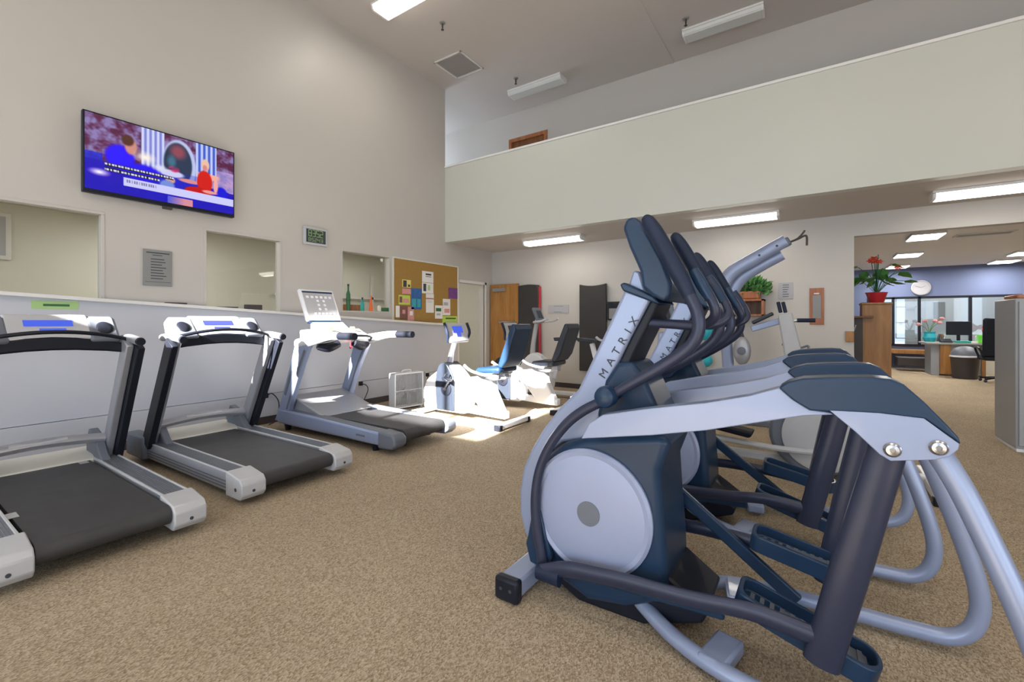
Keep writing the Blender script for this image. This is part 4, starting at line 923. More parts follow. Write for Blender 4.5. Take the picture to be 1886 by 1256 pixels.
# ================================================================== TREADMILLS
def treadmill(label, loc, rz):
    """origin at rear centre on the floor, front towards -x"""
    r = thing('treadmill', label, 'treadmill', (0, 0, 0), 'grey treadmills facing the left wall')
    # belt
    pr = []; R = 0.052; zc = 0.135
    for i in range(9): a = -PI/2+PI*i/8; pr.append((-0.075+R*math.cos(a), zc+R*math.sin(a)))
    pr += [(-1.60, zc+R), (-1.60, zc+R-0.012), (-1.0, 0.12), (-1.0, 0.085)]
    MB().prism_y(pr, -0.27, 0.27).build('running_belt', 'belt', r, smooth=40)
    MB().bb((-1.95, -0.36, 0.05), (-0.2, 0.36, 0.115)).build('chassis', 'black', r, bevel=0.01)
    for s in (-1, 1):
        ya, yb = sorted((s*0.29, s*0.43))
        sd = MB().prism_x([(ya, 0.07), (yb, 0.07), (yb, 0.17) if s > 0 else (yb, 0.195), (yb-0.012 if s > 0 else yb, 0.195), (ya+0.012 if s < 0 else ya, 0.195), (ya, 0.17) if s < 0 else (ya, 0.195)], -1.66, -0.17)
        rl = sd.build('side_rail', 'tsilver', r, bevel=0.006)
        g = MB(); 
        for k in range(8): yy = ya+0.022+(yb-ya-0.044)*k/7; g.bb((-1.62, yy-0.005, 0.194), (-0.19, yy+0.003, 0.199))
        g.build('foot_grooves', 'tgrey', rl, smooth=0)
        for ye in (ya+0.008, yb-0.008): MB().bb((-1.62, ye-0.007, 0.192), (-0.20, ye+0.007, 0.203)).build('edge_trim', 'tlight', rl, bevel=0.003)
        gl = MB(); yo = s*0.43
        for k in range(3): gl.bb((-1.64, yo-0.002 if s > 0 else yo-0.004, 0.09+k*0.022), (-0.18, yo+0.004 if s > 0 else yo+0.002, 0.099+k*0.022))
        gl.build('side_groove', 'tgrey', rl, smooth=0)
        cap = [(-0.22, 0.045), (-0.03, 0.045), (0.0, 0.08), (0.0, 0.15), (-0.03, 0.185), (-0.20, 0.212), (-0.22, 0.212)]
        c = MB().prism_y(cap, s*0.275 if s > 0 else s*0.44, s*0.44 if s > 0 else s*0.275).build('end_cap', 'tlight', r, bevel=0.008)
        MB().cyl((0.002, s*0.36, 0.10), (-0.004, s*0.36, 0.10), 0.010, seg=12).build('bolt_hole', 'ink', c)
        MB().cyl((-0.08, s*0.442, 0.11), (-0.08, s*0.436, 0.11), 0.013, seg=12).build('bolt_hole', 'ink', c)
        # upright: silver inner, black outer
        y0 = s*0.405
        up = MB().bar((-1.655, y0-s*0.02, 0.19), (-1.16, y0-s*0.02, 1.10), 0.045, 0.115, up=(1, 0, 0)).build('upright', 'tsilver', r, bevel=0.008)
        MB().bar((-1.60, y0+s*0.026, 0.19), (-1.105, y0+s*0.026, 1.085), 0.046, 0.14, up=(1, 0, 0)).build('upright_cover', 'black', r, bevel=0.006)
        # gusset foot
        MB().prism_y([(-1.82, 0.19), (-1.42, 0.19), (-1.50, 0.24), (-1.62, 0.36), (-1.76, 0.40), (-1.82, 0.30)], s*0.30 if s > 0 else s*0.36, s*0.36 if s > 0 else s*0.30).build('gusset', 'tgrey', r, bevel=0.01)
        MB().bb((-1.98, min(s*0.36, s*0.47), 0.06), (-1.60, max(s*0.36, s*0.47), 0.26)).build('front_foot', 'tgrey', r, bevel=0.02)
        # handle stub
        h = MB().sweep([(-1.36, y0, 1.115), (-1.2, y0, 1.125), (-0.98, y0, 1.105)], [0.030, 0.031, 0.030], 16, 4).build('side_handle', 'tsilver', r)
        MB().cyl((-0.985, y0, 1.106), (-0.965, y0, 1.104), 0.031, 0.027, seg=16).build('handle_end', 'black', h)
    # motor cover
    MB().prism_y([(-2.0, 0.08), (-1.58, 0.10), (-1.58, 0.195), (-1.66, 0.215), (-1.95, 0.225), (-2.0, 0.19)], -0.355, 0.355).build('motor_cover', 'cream', r, bevel=0.015)
    # lower cross bar
    pts = [(-1.62, y, 0.335+0.028*math.cos(y/0.37*PI/2)) for y in (-0.36, -0.2, 0, 0.2, 0.36)]
    cb_ = MB().sweep(pts, 0.036, 14, 5, flat=1.5, side=(1, 0, 0)).build('lower_cross_bar', 'tsilver', r)
    MB().box((-1.585, 0.0, 0.375), (0.03, 0.30, 0.022), (0, 0.5, 0)).build('name_strip', 'tlight', cb_, bevel=0.005)
    # console base: dark arch
    ar = []
    for y in (-0.385, -0.28, -0.12, 0, 0.12, 0.28, 0.385): ar.append((y, 1.02+0.035*(1-(y/0.385)**2)))
    for y in (0.385, 0.28, 0.12, 0, -0.12, -0.28, -0.385): ar.append((y, 1.09+0.055*(1-(abs(y)/0.385)**2)))
    MB().prism_x(ar, -1.34, -1.22).build('console_base', 'black', r, bevel=0.012)
    ac = []
    for y in (-0.385, -0.25, -0.12, 0, 0.12, 0.25, 0.385): ac.append((-1.18+0.05*(1-(y/0.385)**2), y, 1.12+0.06*(1-(y/0.385)**2)))
    MB().sweep(ac, 0.013, 12, 4).build('hand_bar', 'black', r)
    # console body tilted towards the runner
    prof = [(-1.42, 1.08), (-1.26, 1.10), (-1.22, 1.13), (-1.37, 1.285), (-1.42, 1.30), (-1.48, 1.26)]
    MB().prism_y(prof, -0.21, 0.21).build('console', 'tlight', r, bevel=0.012)
    for s in (-1, 1):
        pp = [(-1.43, 1.06), (-1.24, 1.09), (-1.20, 1.12), (-1.36, 1.275), (-1.42, 1.29), (-1.50, 1.24)]
        b = MB(); b.prism_y(pp, s*0.19 if s > 0 else s*0.36, s*0.36 if s > 0 else s*0.19); b.build('speaker_pod', 'tgrey', r, bevel=0.02, seg=3)
        n = Vector((0.155, 0, 0.15)).normalized()
        MB().ball((-1.29+0.0, s*0.285, 1.20), (0.02, 0.05, 0.065), rot=(0, -0.78, 0)).build('cup_recess', 'black', r)
    nx, nz = 0.155, -0.15
    def panel(u0, u1, y0, y1, m, nm):
        a = Vector((-1.22, 0, 1.13)); d = Vector((-0.15, 0, 0.155)); n = Vector((0.155, 0, 0.15)).normalized()*0.003
        p = [a+d*u0+n, a+d*u1+n]
        MB().add([(p[0].x, y0, p[0].z), (p[0].x, y1, p[0].z), (p[1].x, y1, p[1].z), (p[1].x, y0, p[1].z)], [(0, 1, 2, 3)]).build(nm, m, r, smooth=0)
    panel(0.55, 0.82, -0.12, 0.12, 'blue_lcd', 'display'); panel(0.28, 0.46, -0.05, 0.08, 'blue_lcd', 'display')
    b = MB()
    r.location = loc; r.rotation_euler = (0, 0, rz)
    return r
T1 = treadmill('nearest treadmill at the left edge, cut by the frame', (-3.02, 0.76, 0), 0.0)
T2 = copy_tree(T1); T2.location = (-3.17, 1.90, 0); T2.rotation_euler = (0, 0, 0.02)
for (px_, py_, w_) in ((153, 851, 0.05), (20, 950, 0.05)):
    p_ = PZ(px_, py_, 0.1875); MB().bb((p_.x-w_, p_.y-0.025, 0.186), (p_.x+w_, p_.y+0.025, 0.1885)).build('sticker', 'lightplaque', T1, smooth=0)
T2['label'] = 'grey treadmill with black uprights between the nearest one and the big white one'

def treadmill_big():
    r = thing('treadmill', 'big white and silver treadmill with a tall angled screen and black belt', 'treadmill', (0, 0, 0))
    pr = []; R = 0.06; zc = 0.155
    for i in range(9): a = -PI/2+PI*i/8; pr.append((-0.09+R*math.cos(a), zc+R*math.sin(a)))
    pr += [(-1.35, zc+R), (-1.35, zc+R-0.02), (-1.0, 0.14), (-1.0, 0.1)]
    MB().prism_y(pr, -0.275, 0.275).build('running_belt', 'belt', r, smooth=40)
    MB().bb((-2.0, -0.36, 0.06), (-0.2, 0.36, 0.13)).build('chassis', 'black', r, bevel=0.01)
    for s in (-1, 1):
        ya, yb = sorted((s*0.29, s*0.435))
        sr = MB().prism_y([(-1.95, 0.08), (-0.22, 0.075), (-0.22, 0.20), (-1.4, 0.235), (-1.95, 0.25)], ya, yb).build('side_rail', 'silver', r, bevel=0.02, seg=3)
        MB().prism_y([(-1.7, 0.237), (-0.24, 0.196), (-0.24, 0.205), (-1.7, 0.246)], ya+0.02, yb-0.02).build('foot_strip', 'tgrey', sr, bevel=0.002)
        MB().bb((-0.55, yb if s > 0 else ya-0.001, 0.13), (-0.42, yb+0.001 if s > 0 else ya, 0.15)).build('model_mark', 'tgrey', sr, smooth=0)
        MB().prism_y([(-0.24, 0.05), (-0.05, 0.06), (0.0, 0.10), (0.0, 0.16), (-0.04, 0.20), (-0.24, 0.215)], ya-0.004, yb+0.004).build('end_cap', 'tgrey', r, bevel=0.02, seg=3)
        MB().cyl((-0.35, s*0.36, 0.0), (-0.35, s*0.36, 0.08), 0.03, 0.045, seg=16).build('rubber_foot', 'black', r)
        MB().cyl((-1.85, s*0.36, 0.0), (-1.85, s*0.36, 0.08), 0.03, 0.045, seg=16).build('rubber_foot', 'black', r)
        # upright
        y0 = s*0.395
        poly = [(-2.02, 0.10), (-1.80, 0.10), (-1.74, 0.25), (-1.50, 0.75), (-1.36, 0.98), (-1.45, 1.06), (-1.60, 1.02), (-1.72, 0.72), (-1.93, 0.25)]
        u = MB().prism_y(poly, y0-0.035, y0+0.035).build('upright', 'silver', r, bevel=0.014, seg=3)
        MB().prism_y([(-1.78, 0.26), (-1.755, 0.25), (-1.50, 0.77), (-1.40, 0.93), (-1.43, 0.95), (-1.53, 0.78)], y0-0.038, y0+0.038).build('edge_strip', 'tgrey', u, bevel=0.004)
        if s < 0:
            ym = y0-0.036; dd = Vector((-1.60+1.83, 0, 0.72-0.25)).normalized()
            MB().bar((-1.80, ym, 0.42), (-1.66, ym, 0.70), 0.003, 0.04, up=(1, 0, 0)).build('side_mark', 'tgrey', u, smooth=0)
        # arm and grip
        ah = MB().sweep([(-1.60, y0, 1.00), (-1.35, y0, 1.04), (-1.05, y0, 1.09), (-0.83, y0, 1.10)], [0.055, 0.058, 0.042, 0.036], 16, 5, flat=0.85, side=(0, 1, 0)).build('side_arm', 'white', r)
        MB().sweep([(-0.87, y0, 1.10), (-0.62, y0, 1.10)], [0.038, 0.037], 16, 1).build('grip', 'black', ah)
    # motor hood
    MB().prism_y([(-1.98, 0.12), (-1.22, 0.20), (-1.20, 0.225), (-1.55, 0.33), (-1.80, 0.40), (-1.98, 0.36)], -0.35, 0.35).build('motor_hood', 'tsilver', r, bevel=0.03, seg=3)
    # centre console: shelf, hand rest, screen
    MB().prism_y([(-1.62, 1.03), (-1.30, 1.00), (-1.26, 1.06), (-1.50, 1.16), (-1.64, 1.15)], -0.36, 0.36).build('console_base', 'white', r, bevel=0.02, seg=3)
    MB().prism_y([(-1.68, 1.13), (-1.46, 1.10), (-1.42, 1.13), (-1.60, 1.24), (-1.68, 1.24)], -0.2, 0.2).build('control_shelf', 'white', r, bevel=0.02, seg=3)
    MB().sweep([(-1.30, -0.34, 1.02), (-1.12, -0.22, 1.07), (-1.08, 0, 1.09), (-1.12, 0.22, 1.07), (-1.30, 0.34, 1.02)], 0.014, 12, 5).build('hand_bar', 'black', r)
    for s in (-1, 1): MB().sweep([(-1.34, s*0.33, 0.98), (-1.30, s*0.22, 0.96), (-1.28, s*0.10, 1.0)], [0.04, 0.055, 0.04], 14, 4).build('bottle_holder', 'black', r)
    MB().cyl((-1.27, 0.05, 1.02), (-1.27, 0.05, 0.96), 0.008, seg=10).ball((-1.27, 0.05, 0.95), 0.016).build('safety_key', 'red', r, label='red safety key')
    for y in (-0.12, 0.19): MB().box((-1.42, y, 1.17), (0.05, 0.05, 0.035)).build('tag', 'yellow', r, bevel=0.01, label='yellow tag')
    # screen
    c = Vector((-1.76, -0.02, 1.44)); ang = -0.45
    sc_ = MB().box(c, (0.05, 0.46, 0.42), (0, ang, 0)).build('screen_housing', 'white', r, bevel=0.02, seg=3)
    Rm = Euler((0, ang, 0)).to_matrix(); n = Rm@Vector((1, 0, 0)); up = Rm@Vector((0, 0, 1))
    f = c+n*0.0255
    MB().box(f, (0.004, 0.40, 0.36), (0, ang, 0)).build('screen_face', 'lightplaque', sc_, bevel=0.004)
    MB().box(f+up*0.165+n*0.002, (0.004, 0.40, 0.02), (0, ang, 0)).build('top_strip', 'navy', sc_, smooth=0)
    def btn(*a): MB().box(*a).build('button', 'white', sc_, bevel=0.003)
    for i in range(6):
        btn(f+up*0.10+n*0.004+Vector((0, -0.15+0.06*i, 0)), (0.004, 0.035, 0.03), (0, ang, 0)); btn(f-up*0.12+n*0.004+Vector((0, -0.10+0.05*i, 0)), (0.004, 0.028, 0.022), (0, ang, 0))
    for i in range(3): btn(f+up*(0.05-0.055*i)+n*0.004+Vector((0, -0.03, 0)), (0.004, 0.03, 0.03), (0, ang, 0)); btn(f+up*(0.05-0.055*i)+n*0.004+Vector((0, 0.05, 0)), (0.004, 0.03, 0.03), (0, ang, 0))
    MB().box(c-up*0.22, (0.045, 0.42, 0.02), (0, ang, 0)).build('screen_base', 'navy', sc_, bevel=0.005)
    r.location = (-3.19, 3.23, 0); r.rotation_euler = (0, 0, 0.02)
treadmill_big()

# ================================================================== BOX FAN
def fan():
    c = PZ(746, 757, 0.0); r = thing('box_fan', 'white box fan standing on the floor by the left wall', 'fan', (0, 0, 0))
    S = 0.50; t = 0.15; b = MB(); e = 0.022; z0 = 0.02
    ang = [(-S/2, z0), (S/2, z0), (S/2, z0+S), (-S/2, z0+S)]
    b.bb((-t/2, -S/2, z0), (t/2, S/2, z0+e)); b.bb((-t/2, -S/2, z0+S-e), (t/2, S/2, z0+S)); b.bb((-t/2, -S/2, z0), (t/2, -S/2+e, z0+S)); b.bb((-t/2, S/2-e, z0), (t/2, S/2, z0+S))
    b.build('housing', 'white', r, bevel=0.01)
    for s in (-1, 1):
        g = MB()
        for i in range(21): y = -S/2+0.03+(S-0.06)*i/20; g.bb((s*(t/2-0.008)-0.003, y-0.0025, z0+0.02), (s*(t/2-0.008)+0.003, y+0.0025, z0+S-0.02))
        g.bb((s*(t/2-0.008)-0.004, -S/2+0.02, z0+S/2-0.006), (s*(t/2-0.008)+0.004, S/2-0.02, z0+S/2+0.006))
        g.build('grille', 'tlight', r, smooth=0)
    bl = MB(); bl.lathe((-0.03, 0, z0+S/2), [(0.05, 0), (0.05, 0.05), (0.001, 0.055)], axis=(1, 0, 0), seg=20)
    for k in range(5):
        a = k*2*PI/5; d = Vector((0, math.cos(a), math.sin(a))); p = Vector((0, -math.sin(a), math.cos(a))); o = Vector((0, 0, z0+S/2))
        bl.add([o+d*0.04+p*0.03+Vector((-.02, 0, 0)), o+d*0.21+p*0.09+Vector((-.03, 0, 0)), o+d*0.21-p*0.07+Vector((.03, 0, 0)), o+d*0.04-p*0.03+Vector((.02, 0, 0)),
                o+d*0.04+p*0.03+Vector((-.025, 0, 0)), o+d*0.21+p*0.09+Vector((-.035, 0, 0)), o+d*0.21-p*0.07+Vector((.025, 0, 0)), o+d*0.04-p*0.03+Vector((.015, 0, 0))],
               [(0, 1, 2, 3), (7, 6, 5, 4), (0, 4, 5, 1), (1, 5, 6, 2), (2, 6, 7, 3), (3, 7, 4, 0)])
    bl.build('blades', 'lightplaque', r)
    MB().sweep([(0, -0.08, z0+S), (0, -0.06, z0+S+0.03), (0, 0.06, z0+S+0.03), (0, 0.08, z0+S)], 0.008, 8, 3).build('handle', 'white', r)
    for s in (-1, 1): MB().bb((-t/2-0.03, s*0.19-0.015, 0), (t/2+0.03, s*0.19+0.015, 0.022)).build('foot', 'tlight', r, bevel=0.004)
    r.location = (-4.88, 4.50, 0); r.rotation_euler = (0, 0, -0.12)
fan()

# ================================================================== BIKES
def recumbent(label, loc, rz, seatmat, console='blue'):
    """front towards -x, origin under the middle"""
    r = thing('recumbent_bike', label, 'exercise bike', (0, 0, 0), 'recumbent bikes')
    shell = spline2([(-0.82, 0.08), (-0.84, 0.30), (-0.78, 0.46), (-0.62, 0.58), (-0.45, 0.68), (-0.32, 0.66), (-0.15, 0.50), (-0.08, 0.34), (-0.12, 0.08)], 4)
    MB().prism_y(shell, -0.11, 0.11).build('drive_shell', 'white', r, bevel=0.03, seg=3)
    mid = spline2([(-0.58, 0.10), (-0.60, 0.45), (-0.55, 0.66), (-0.44, 0.72), (-0.36, 0.66), (-0.28, 0.50), (-0.27, 0.10)], 4)
    MB().prism_y(mid, -0.128, 0.128).build('centre_cover', 'gseat', r, bevel=0.015)
    MB().cyl((-0.40, -0.16, 0.38), (-0.40, 0.16, 0.38), 0.025, seg=16).build('crank_axle', 'steel', r)
    for s in (-1, 1):
        MB().lathe((-0.40, s*0.128, 0.38), [(0.085, 0), (0.085, 0.012), (0.06, 0.018), (0.001, 0.018)], axis=(0, s, 0), seg=28).build('crank_disc', 'black', r)
        e = Vector((-0.40-s*0.10, s*0.165, 0.38-s*0.14))
        ck_ = MB().bar((-0.40, s*0.16, 0.38), e, 0.018, 0.035, up=(0, 1, 0)).build('crank_arm', 'steel', r, bevel=0.004)
        pd = MB().box(e+Vector((0, s*0.06, 0)), (0.10, 0.10, 0.03), (0, 0.4, 0)).build('pedal', 'black', r, bevel=0.008)
        MB().sweep([e+Vector((-0.05, s*0.02, 0)), e+Vector((-0.03, s*0.03, 0.07)), e+Vector((-0.0, s*0.09, 0.07)), e+Vector((-0.03, s*0.11, 0))], 0.008, 8, 4).build('strap', 'black', pd)
    # console post
    MB().sweep([(-0.46, 0, 0.66), (-0.42, 0, 0.85), (-0.36, 0, 1.0)], [0.045, 0.035, 0.033], 14, 4).build('console_post', 'tsilver', r)
    ang = -0.35; c = Vector((-0.33, 0, 1.10))
    co = MB().box(c, (0.05, 0.36, 0.26), (0, ang, 0)).build('console', 'tlight', r, bevel=0.02, seg=3)
    Rm = Euler((0, ang, 0)).to_matrix(); n = Rm@Vector((1, 0, 0)); up = Rm@Vector((0, 0, 1))
    m = 'blue_lcd' if console == 'blue' else 'ink'
    MB().box(c+n*0.026+up*0.04, (0.004, 0.19, 0.09), (0, ang, 0)).box(c+n*0.0265-up*0.03, (0.004, 0.08, 0.06), (0, ang, 0)).build('display', m, co, bevel=0.002)
    for s in (-1, 1): MB().sweep([c+Vector((0, s*0.18, -0.12)), c+Vector((0.03, s*0.22, 0.0)), c+Vector((-0.02, s*0.22, 0.13))], [0.014, 0.018, 0.018], 10, 4).build('hand_grip', 'rubber', r)
    # frame to the seat
    MB().bar((-0.15, 0, 0.14), (0.62, 0, 0.12), 0.10, 0.09).build('base_beam', 'white', r, bevel=0.015)
    MB().bar((-0.20, 0, 0.46), (0.62, 0, 0.60), 0.10, 0.08).build('seat_track', 'tsilver', r, bevel=0.012)
    MB().prism_y([(0.30, 0.10), (0.62, 0.08), (0.45, 0.40), (0.42, 0.56), (-0.02, 0.50), (0.0, 0.44)], -0.06, 0.06).build('seat_support', 'white', r, bevel=0.015)
    for x, w_ in ((-0.72, 0.26), (0.70, 0.30)):
        f = MB().bar((x, -w_, 0.045), (x, w_, 0.045), 0.08, 0.06).build('stabiliser', 'white', r, bevel=0.012)
        for s in (-1, 1): MB().bb((x-0.045, s*w_-0.03, 0), (x+0.045, s*w_+0.03, 0.07)).build('foot_pad', 'black', f, bevel=0.01)
    MB().box((0.46, 0, 0.665), (0.36, 0.40, 0.08), (0, -0.08, 0)).build('seat', seatmat, r, bevel=0.035, seg=4)
    bp = [(0.60, 0.72), (0.66, 0.70), (0.74, 0.80), (0.86, 1.16), (0.84, 1.22), (0.80, 1.22), (0.70, 0.98)]
    MB().prism_y(bp, -0.19, 0.19).build('backrest', seatmat, r, bevel=0.03, seg=4)
    for s in (-1, 1):
        MB().sweep([(0.55, s*0.10, 0.60), (0.50, s*0.27, 0.62), (0.30, s*0.29, 0.66), (0.18, s*0.28, 0.72)], [0.015, 0.016, 0.016, 0.018], 10, 4).build('seat_handle', 'tlight', r)
    for ch in r.children:
        if ch.name.split('.')[0] in ('drive_shell', 'centre_cover', 'crank_axle', 'crank_disc', 'crank_arm', 'pedal', 'console_post', 'console', 'hand_grip'): ch.location.x += 0.15
    r.location = loc; r.rotation_euler = (0, 0, rz); return r
recumbent('white recumbent bike with blue seat back and blue display, beside the box fan', (-3.68, 4.43, 0), 0.0, 'seat')
recumbent('sunlit recumbent bike with a dark grey seat back, second behind the fan', (-3.58, 5.55, 0), 0.0, 'gseat', 'dark')
def upright(label, loc, rz, tall=1.25, seat=True):
    r = thing('upright_bike', label, 'exercise bike', (0, 0, 0), 'upright bikes')
    shell = spline2([(-0.42, 0.07), (-0.48, 0.35), (-0.38, 0.58), (-0.20, 0.72), (0.0, 0.62), (0.12, 0.42), (0.14, 0.18), (0.05, 0.07)], 4)
    MB().prism_y(shell, -0.10, 0.10).build('drive_shell', 'white', r, bevel=0.03, seg=3)
    MB().lathe((-0.02, -0.10, 0.30), [(0.13, 0), (0.13, 0.012), (0.001, 0.016)], axis=(0, -1, 0), seg=32).build('disc_cover', 'tgrey', r)
    MB().sweep([(-0.24, 0, 0.66), (-0.22, 0, 0.9), (-0.15, 0, tall-0.08)], [0.05, 0.04, 0.035], 12, 4).build('console_post', 'tlight', r)
    c = Vector((-0.13, 0, tall)); ang = -0.4
    co = MB().box(c, (0.05, 0.28, 0.26), (0, ang, 0)).build('console', 'tgrey', r, bevel=0.02)
    n = Euler((0, ang, 0)).to_matrix()@Vector((1, 0, 0)); MB().box(c+n*0.026, (0.004, 0.18, 0.14), (0, ang, 0)).build('display', 'ink', co, smooth=0)
    for s in (-1, 1):
        MB().sweep([(-0.16, 0, tall-0.14), (-0.12, s*0.20, tall-0.12), (0.05, s*0.25, tall-0.10), (0.14, s*0.22, tall-0.06)], [0.016, 0.017, 0.018, 0.020], 10, 5).build('handlebar', 'tlight', r)
        e = Vector((0.0-s*0.05, s*0.13, 0.34-s*0.15)); MB().bar((0.0, s*0.115, 0.34), e, 0.016, 0.03, up=(0, 1, 0)).build('crank_arm', 'steel', r)
        MB().box(e+Vector((0, s*0.05, 0)), (0.10, 0.09, 0.03)).build('pedal', 'black', r, bevel=0.008)
    if seat:
        MB().bar((0.16, 0, 0.30), (0.34, 0, 0.92), 0.05, 0.07).build('seat_post', 'white', r, bevel=0.01)
        MB().prism_y(spline2([(0.20, 0.93), (0.52, 0.94), (0.52, 1.0), (0.34, 0.99), (0.18, 0.985)], 3), -0.10, 0.10).build('saddle', 'gseat', r, bevel=0.03, seg=3)
    MB().bar((-0.45, 0, 0.07), (0.55, 0, 0.07), 0.09, 0.06).build('base_beam', 'white', r, bevel=0.01)
    for x in (-0.44, 0.54):
        f = MB().bar((x, -0.25, 0.035), (x, 0.25, 0.035), 0.07, 0.06).build('stabiliser', 'tgrey', r, bevel=0.012)
    r.location = loc; r.rotation_euler = (0, 0, rz); return r
upright('tall upright bike with a raised console in front of the oak door', (-3.75, 6.55, 0), 0.1, 1.36)
upright('upright bike with a white post in front of the plain black mat', (-2.45, 6.25, 0), PI-0.1, 1.08)

# ================================================================== OFFICE THINGS
def podium():
    Y = 8.35; x0, x1 = PY(1588, 600, Y).x, PY(1642, 600, Y).x; z1 = PY(1610, 557, Y).z
    r = thing('cabinet', 'tall oak cabinet standing just inside the office opening', 'cabinet', ((x0+x1)/2, Y+0.2, 0))
    MB().bb((x0, Y, 0), (x1, Y+0.42, z1-0.03)).build('body', 'oak', r, bevel=0.004)
    MB().bb((x0-0.01, Y-0.02, z1-0.03), (x1+0.01, Y+0.43, z1)).build('top', 'oak', r, bevel=0.004)
    zl = PY(1590, 582, Y).z
    MB().bb((x0-0.3, Y-0.14, zl-0.03), (x0+0.12, Y+0.35, zl)).build('side_ledge', 'darkwood', r, bevel=0.004)
    MB().bb((x0-0.27, Y-0.08, 0), (x0, Y+0.3, zl-0.03)).build('side_unit', 'base', r, bevel=0.004)
    b = MB()
    for k in range(5): b.sweep([(x0-0.2+k*0.04, Y-0.09, 0.2), (x0-0.15+0.05*math.sin(k), Y-0.11, 0.7), (x0-0.2+k*0.03, Y-0.09, 1.2)], 0.008, 6, 5)
    b.build('cables', 'lightplaque', r)
    o = MB().box((x0-0.16, Y+0.08, zl+0.13), (0.02, 0.2, 0.26), (0, 0, 0.3)).build('folder', 'paper', bevel=0.002); tag(o, 'white folder standing on the dark ledge beside the oak cabinet', 'folder')
    # anthurium in red pot
    c = Vector((PY(1616, 550, Y).x, Y+0.12, z1)); t = thing('potted_plant', 'red-flowered plant in a red pot on top of the oak cabinet', 'plant', tuple(c))
    MB().lathe(c, [(0.085, 0), (0.09, 0.01), (0.125, 0.13), (0.135, 0.15), (0.12, 0.15), (0.11, 0.12)], seg=28).build('pot', 'red', t)
    st_ = MB(); lf = MB(); fl = MB()
    rr = random.Random(3)
    tips = [(-0.38, 0.02, 0.28), (-0.2, 0.05, 0.40), (-0.12, -0.03, 0.33), (0.0, 0.04, 0.48), (0.06, -0.06, 0.36), (0.16, 0.02, 0.42), (0.24, -0.02, 0.30), (0.30, 0.03, 0.18), (-0.05, -0.1, 0.24), (0.12, -0.1, 0.22), (-0.22, -0.05, 0.25), (0.2, 0.1, 0.12), (0.02, 0, 0.56)]
    for i, q in enumerate(tips):
        q = Vector(q)*1.05; p = c+Vector((0, 0, 0.12)); m_ = p+q*0.5+Vector((0, 0, 0.08)); e = p+q
        st_.sweep([p, m_, e], 0.005, 6, 4)
        for k in range(2 if i < 11 else 0):
            d = Vector((q.x*2+rr.uniform(-.4, .4), rr.uniform(-.5, .5), -0.55+rr.uniform(-.3, .5))).normalized(); s = d.cross(Vector((0, 0.3, 1))).normalized(); L = rr.uniform(0.14, 0.22); o_ = e if k == 0 else m_
            nn = d.cross(s)
            lf.add([o_, o_+d*L*0.25+s*L*0.34, o_+d*L*0.6+s*L*0.26, o_+d*L, o_+d*L*0.6-s*L*0.26, o_+d*L*0.25-s*L*0.34, o_+d*L*0.5+nn*0.02], [(0, 1, 6), (1, 2, 6), (2, 3, 6), (3, 4, 6), (4, 5, 6), (5, 0, 6)])
    for q in ((-0.06, 0, 0.62), (0.02, -0.05, 0.60), (-0.02, 0.05, 0.66), (0.24, -0.02, 0.50)):
        e = c+Vector(q)
        for k in range(6):
            a = k*PI/3; d = Vector((math.cos(a), 0.5*math.sin(a), 0.6*math.sin(a))); s = Vector((-math.sin(a), 0.3, 0.5*math.cos(a)))
            fl.add([e, e+d*0.035+s*0.02, e+d*0.07, e+d*0.035-s*0.02], [(0, 1, 2, 3)])
        st_.sweep([c+Vector((0, 0, 0.12)), e], 0.005, 6, 1)
    st_.build('stems', 'leaf2', t); lf.build('foliage', 'leaf', t, smooth=0); fl.build('flowers', 'flower', t, smooth=0, label='red flowers')
podium()
# wall clock
a = PY(1696, 530, 15.98); ck2 = thing('wall_clock', 'round white wall clock on the blue office wall', 'clock', tuple(a))
MB().lathe(a, [(0.20, 0), (0.20, 0.03), (0.175, 0.04), (0.17, 0.025)], axis=(0, -1, 0), seg=32).build('rim', 'lightplaque', ck2)
MB().lathe(a+Vector((0, -0.02, 0)), [(0.17, 0), (0.17, 0.008), (0.001, 0.008)], axis=(0, -1, 0), seg=32).build('dial', 'lightplaque', ck2)
MB().bar(a+Vector((0, -0.032, 0)), a+Vector((0.09, -0.032, 0.05)), 0.004, 0.012, up=(0, 1, 0)).bar(a+Vector((0, -0.034, 0)), a+Vector((-0.12, -0.034, 0.06)), 0.004, 0.009, up=(0, 1, 0)).build('hands', 'ink', ck2, smooth=0)
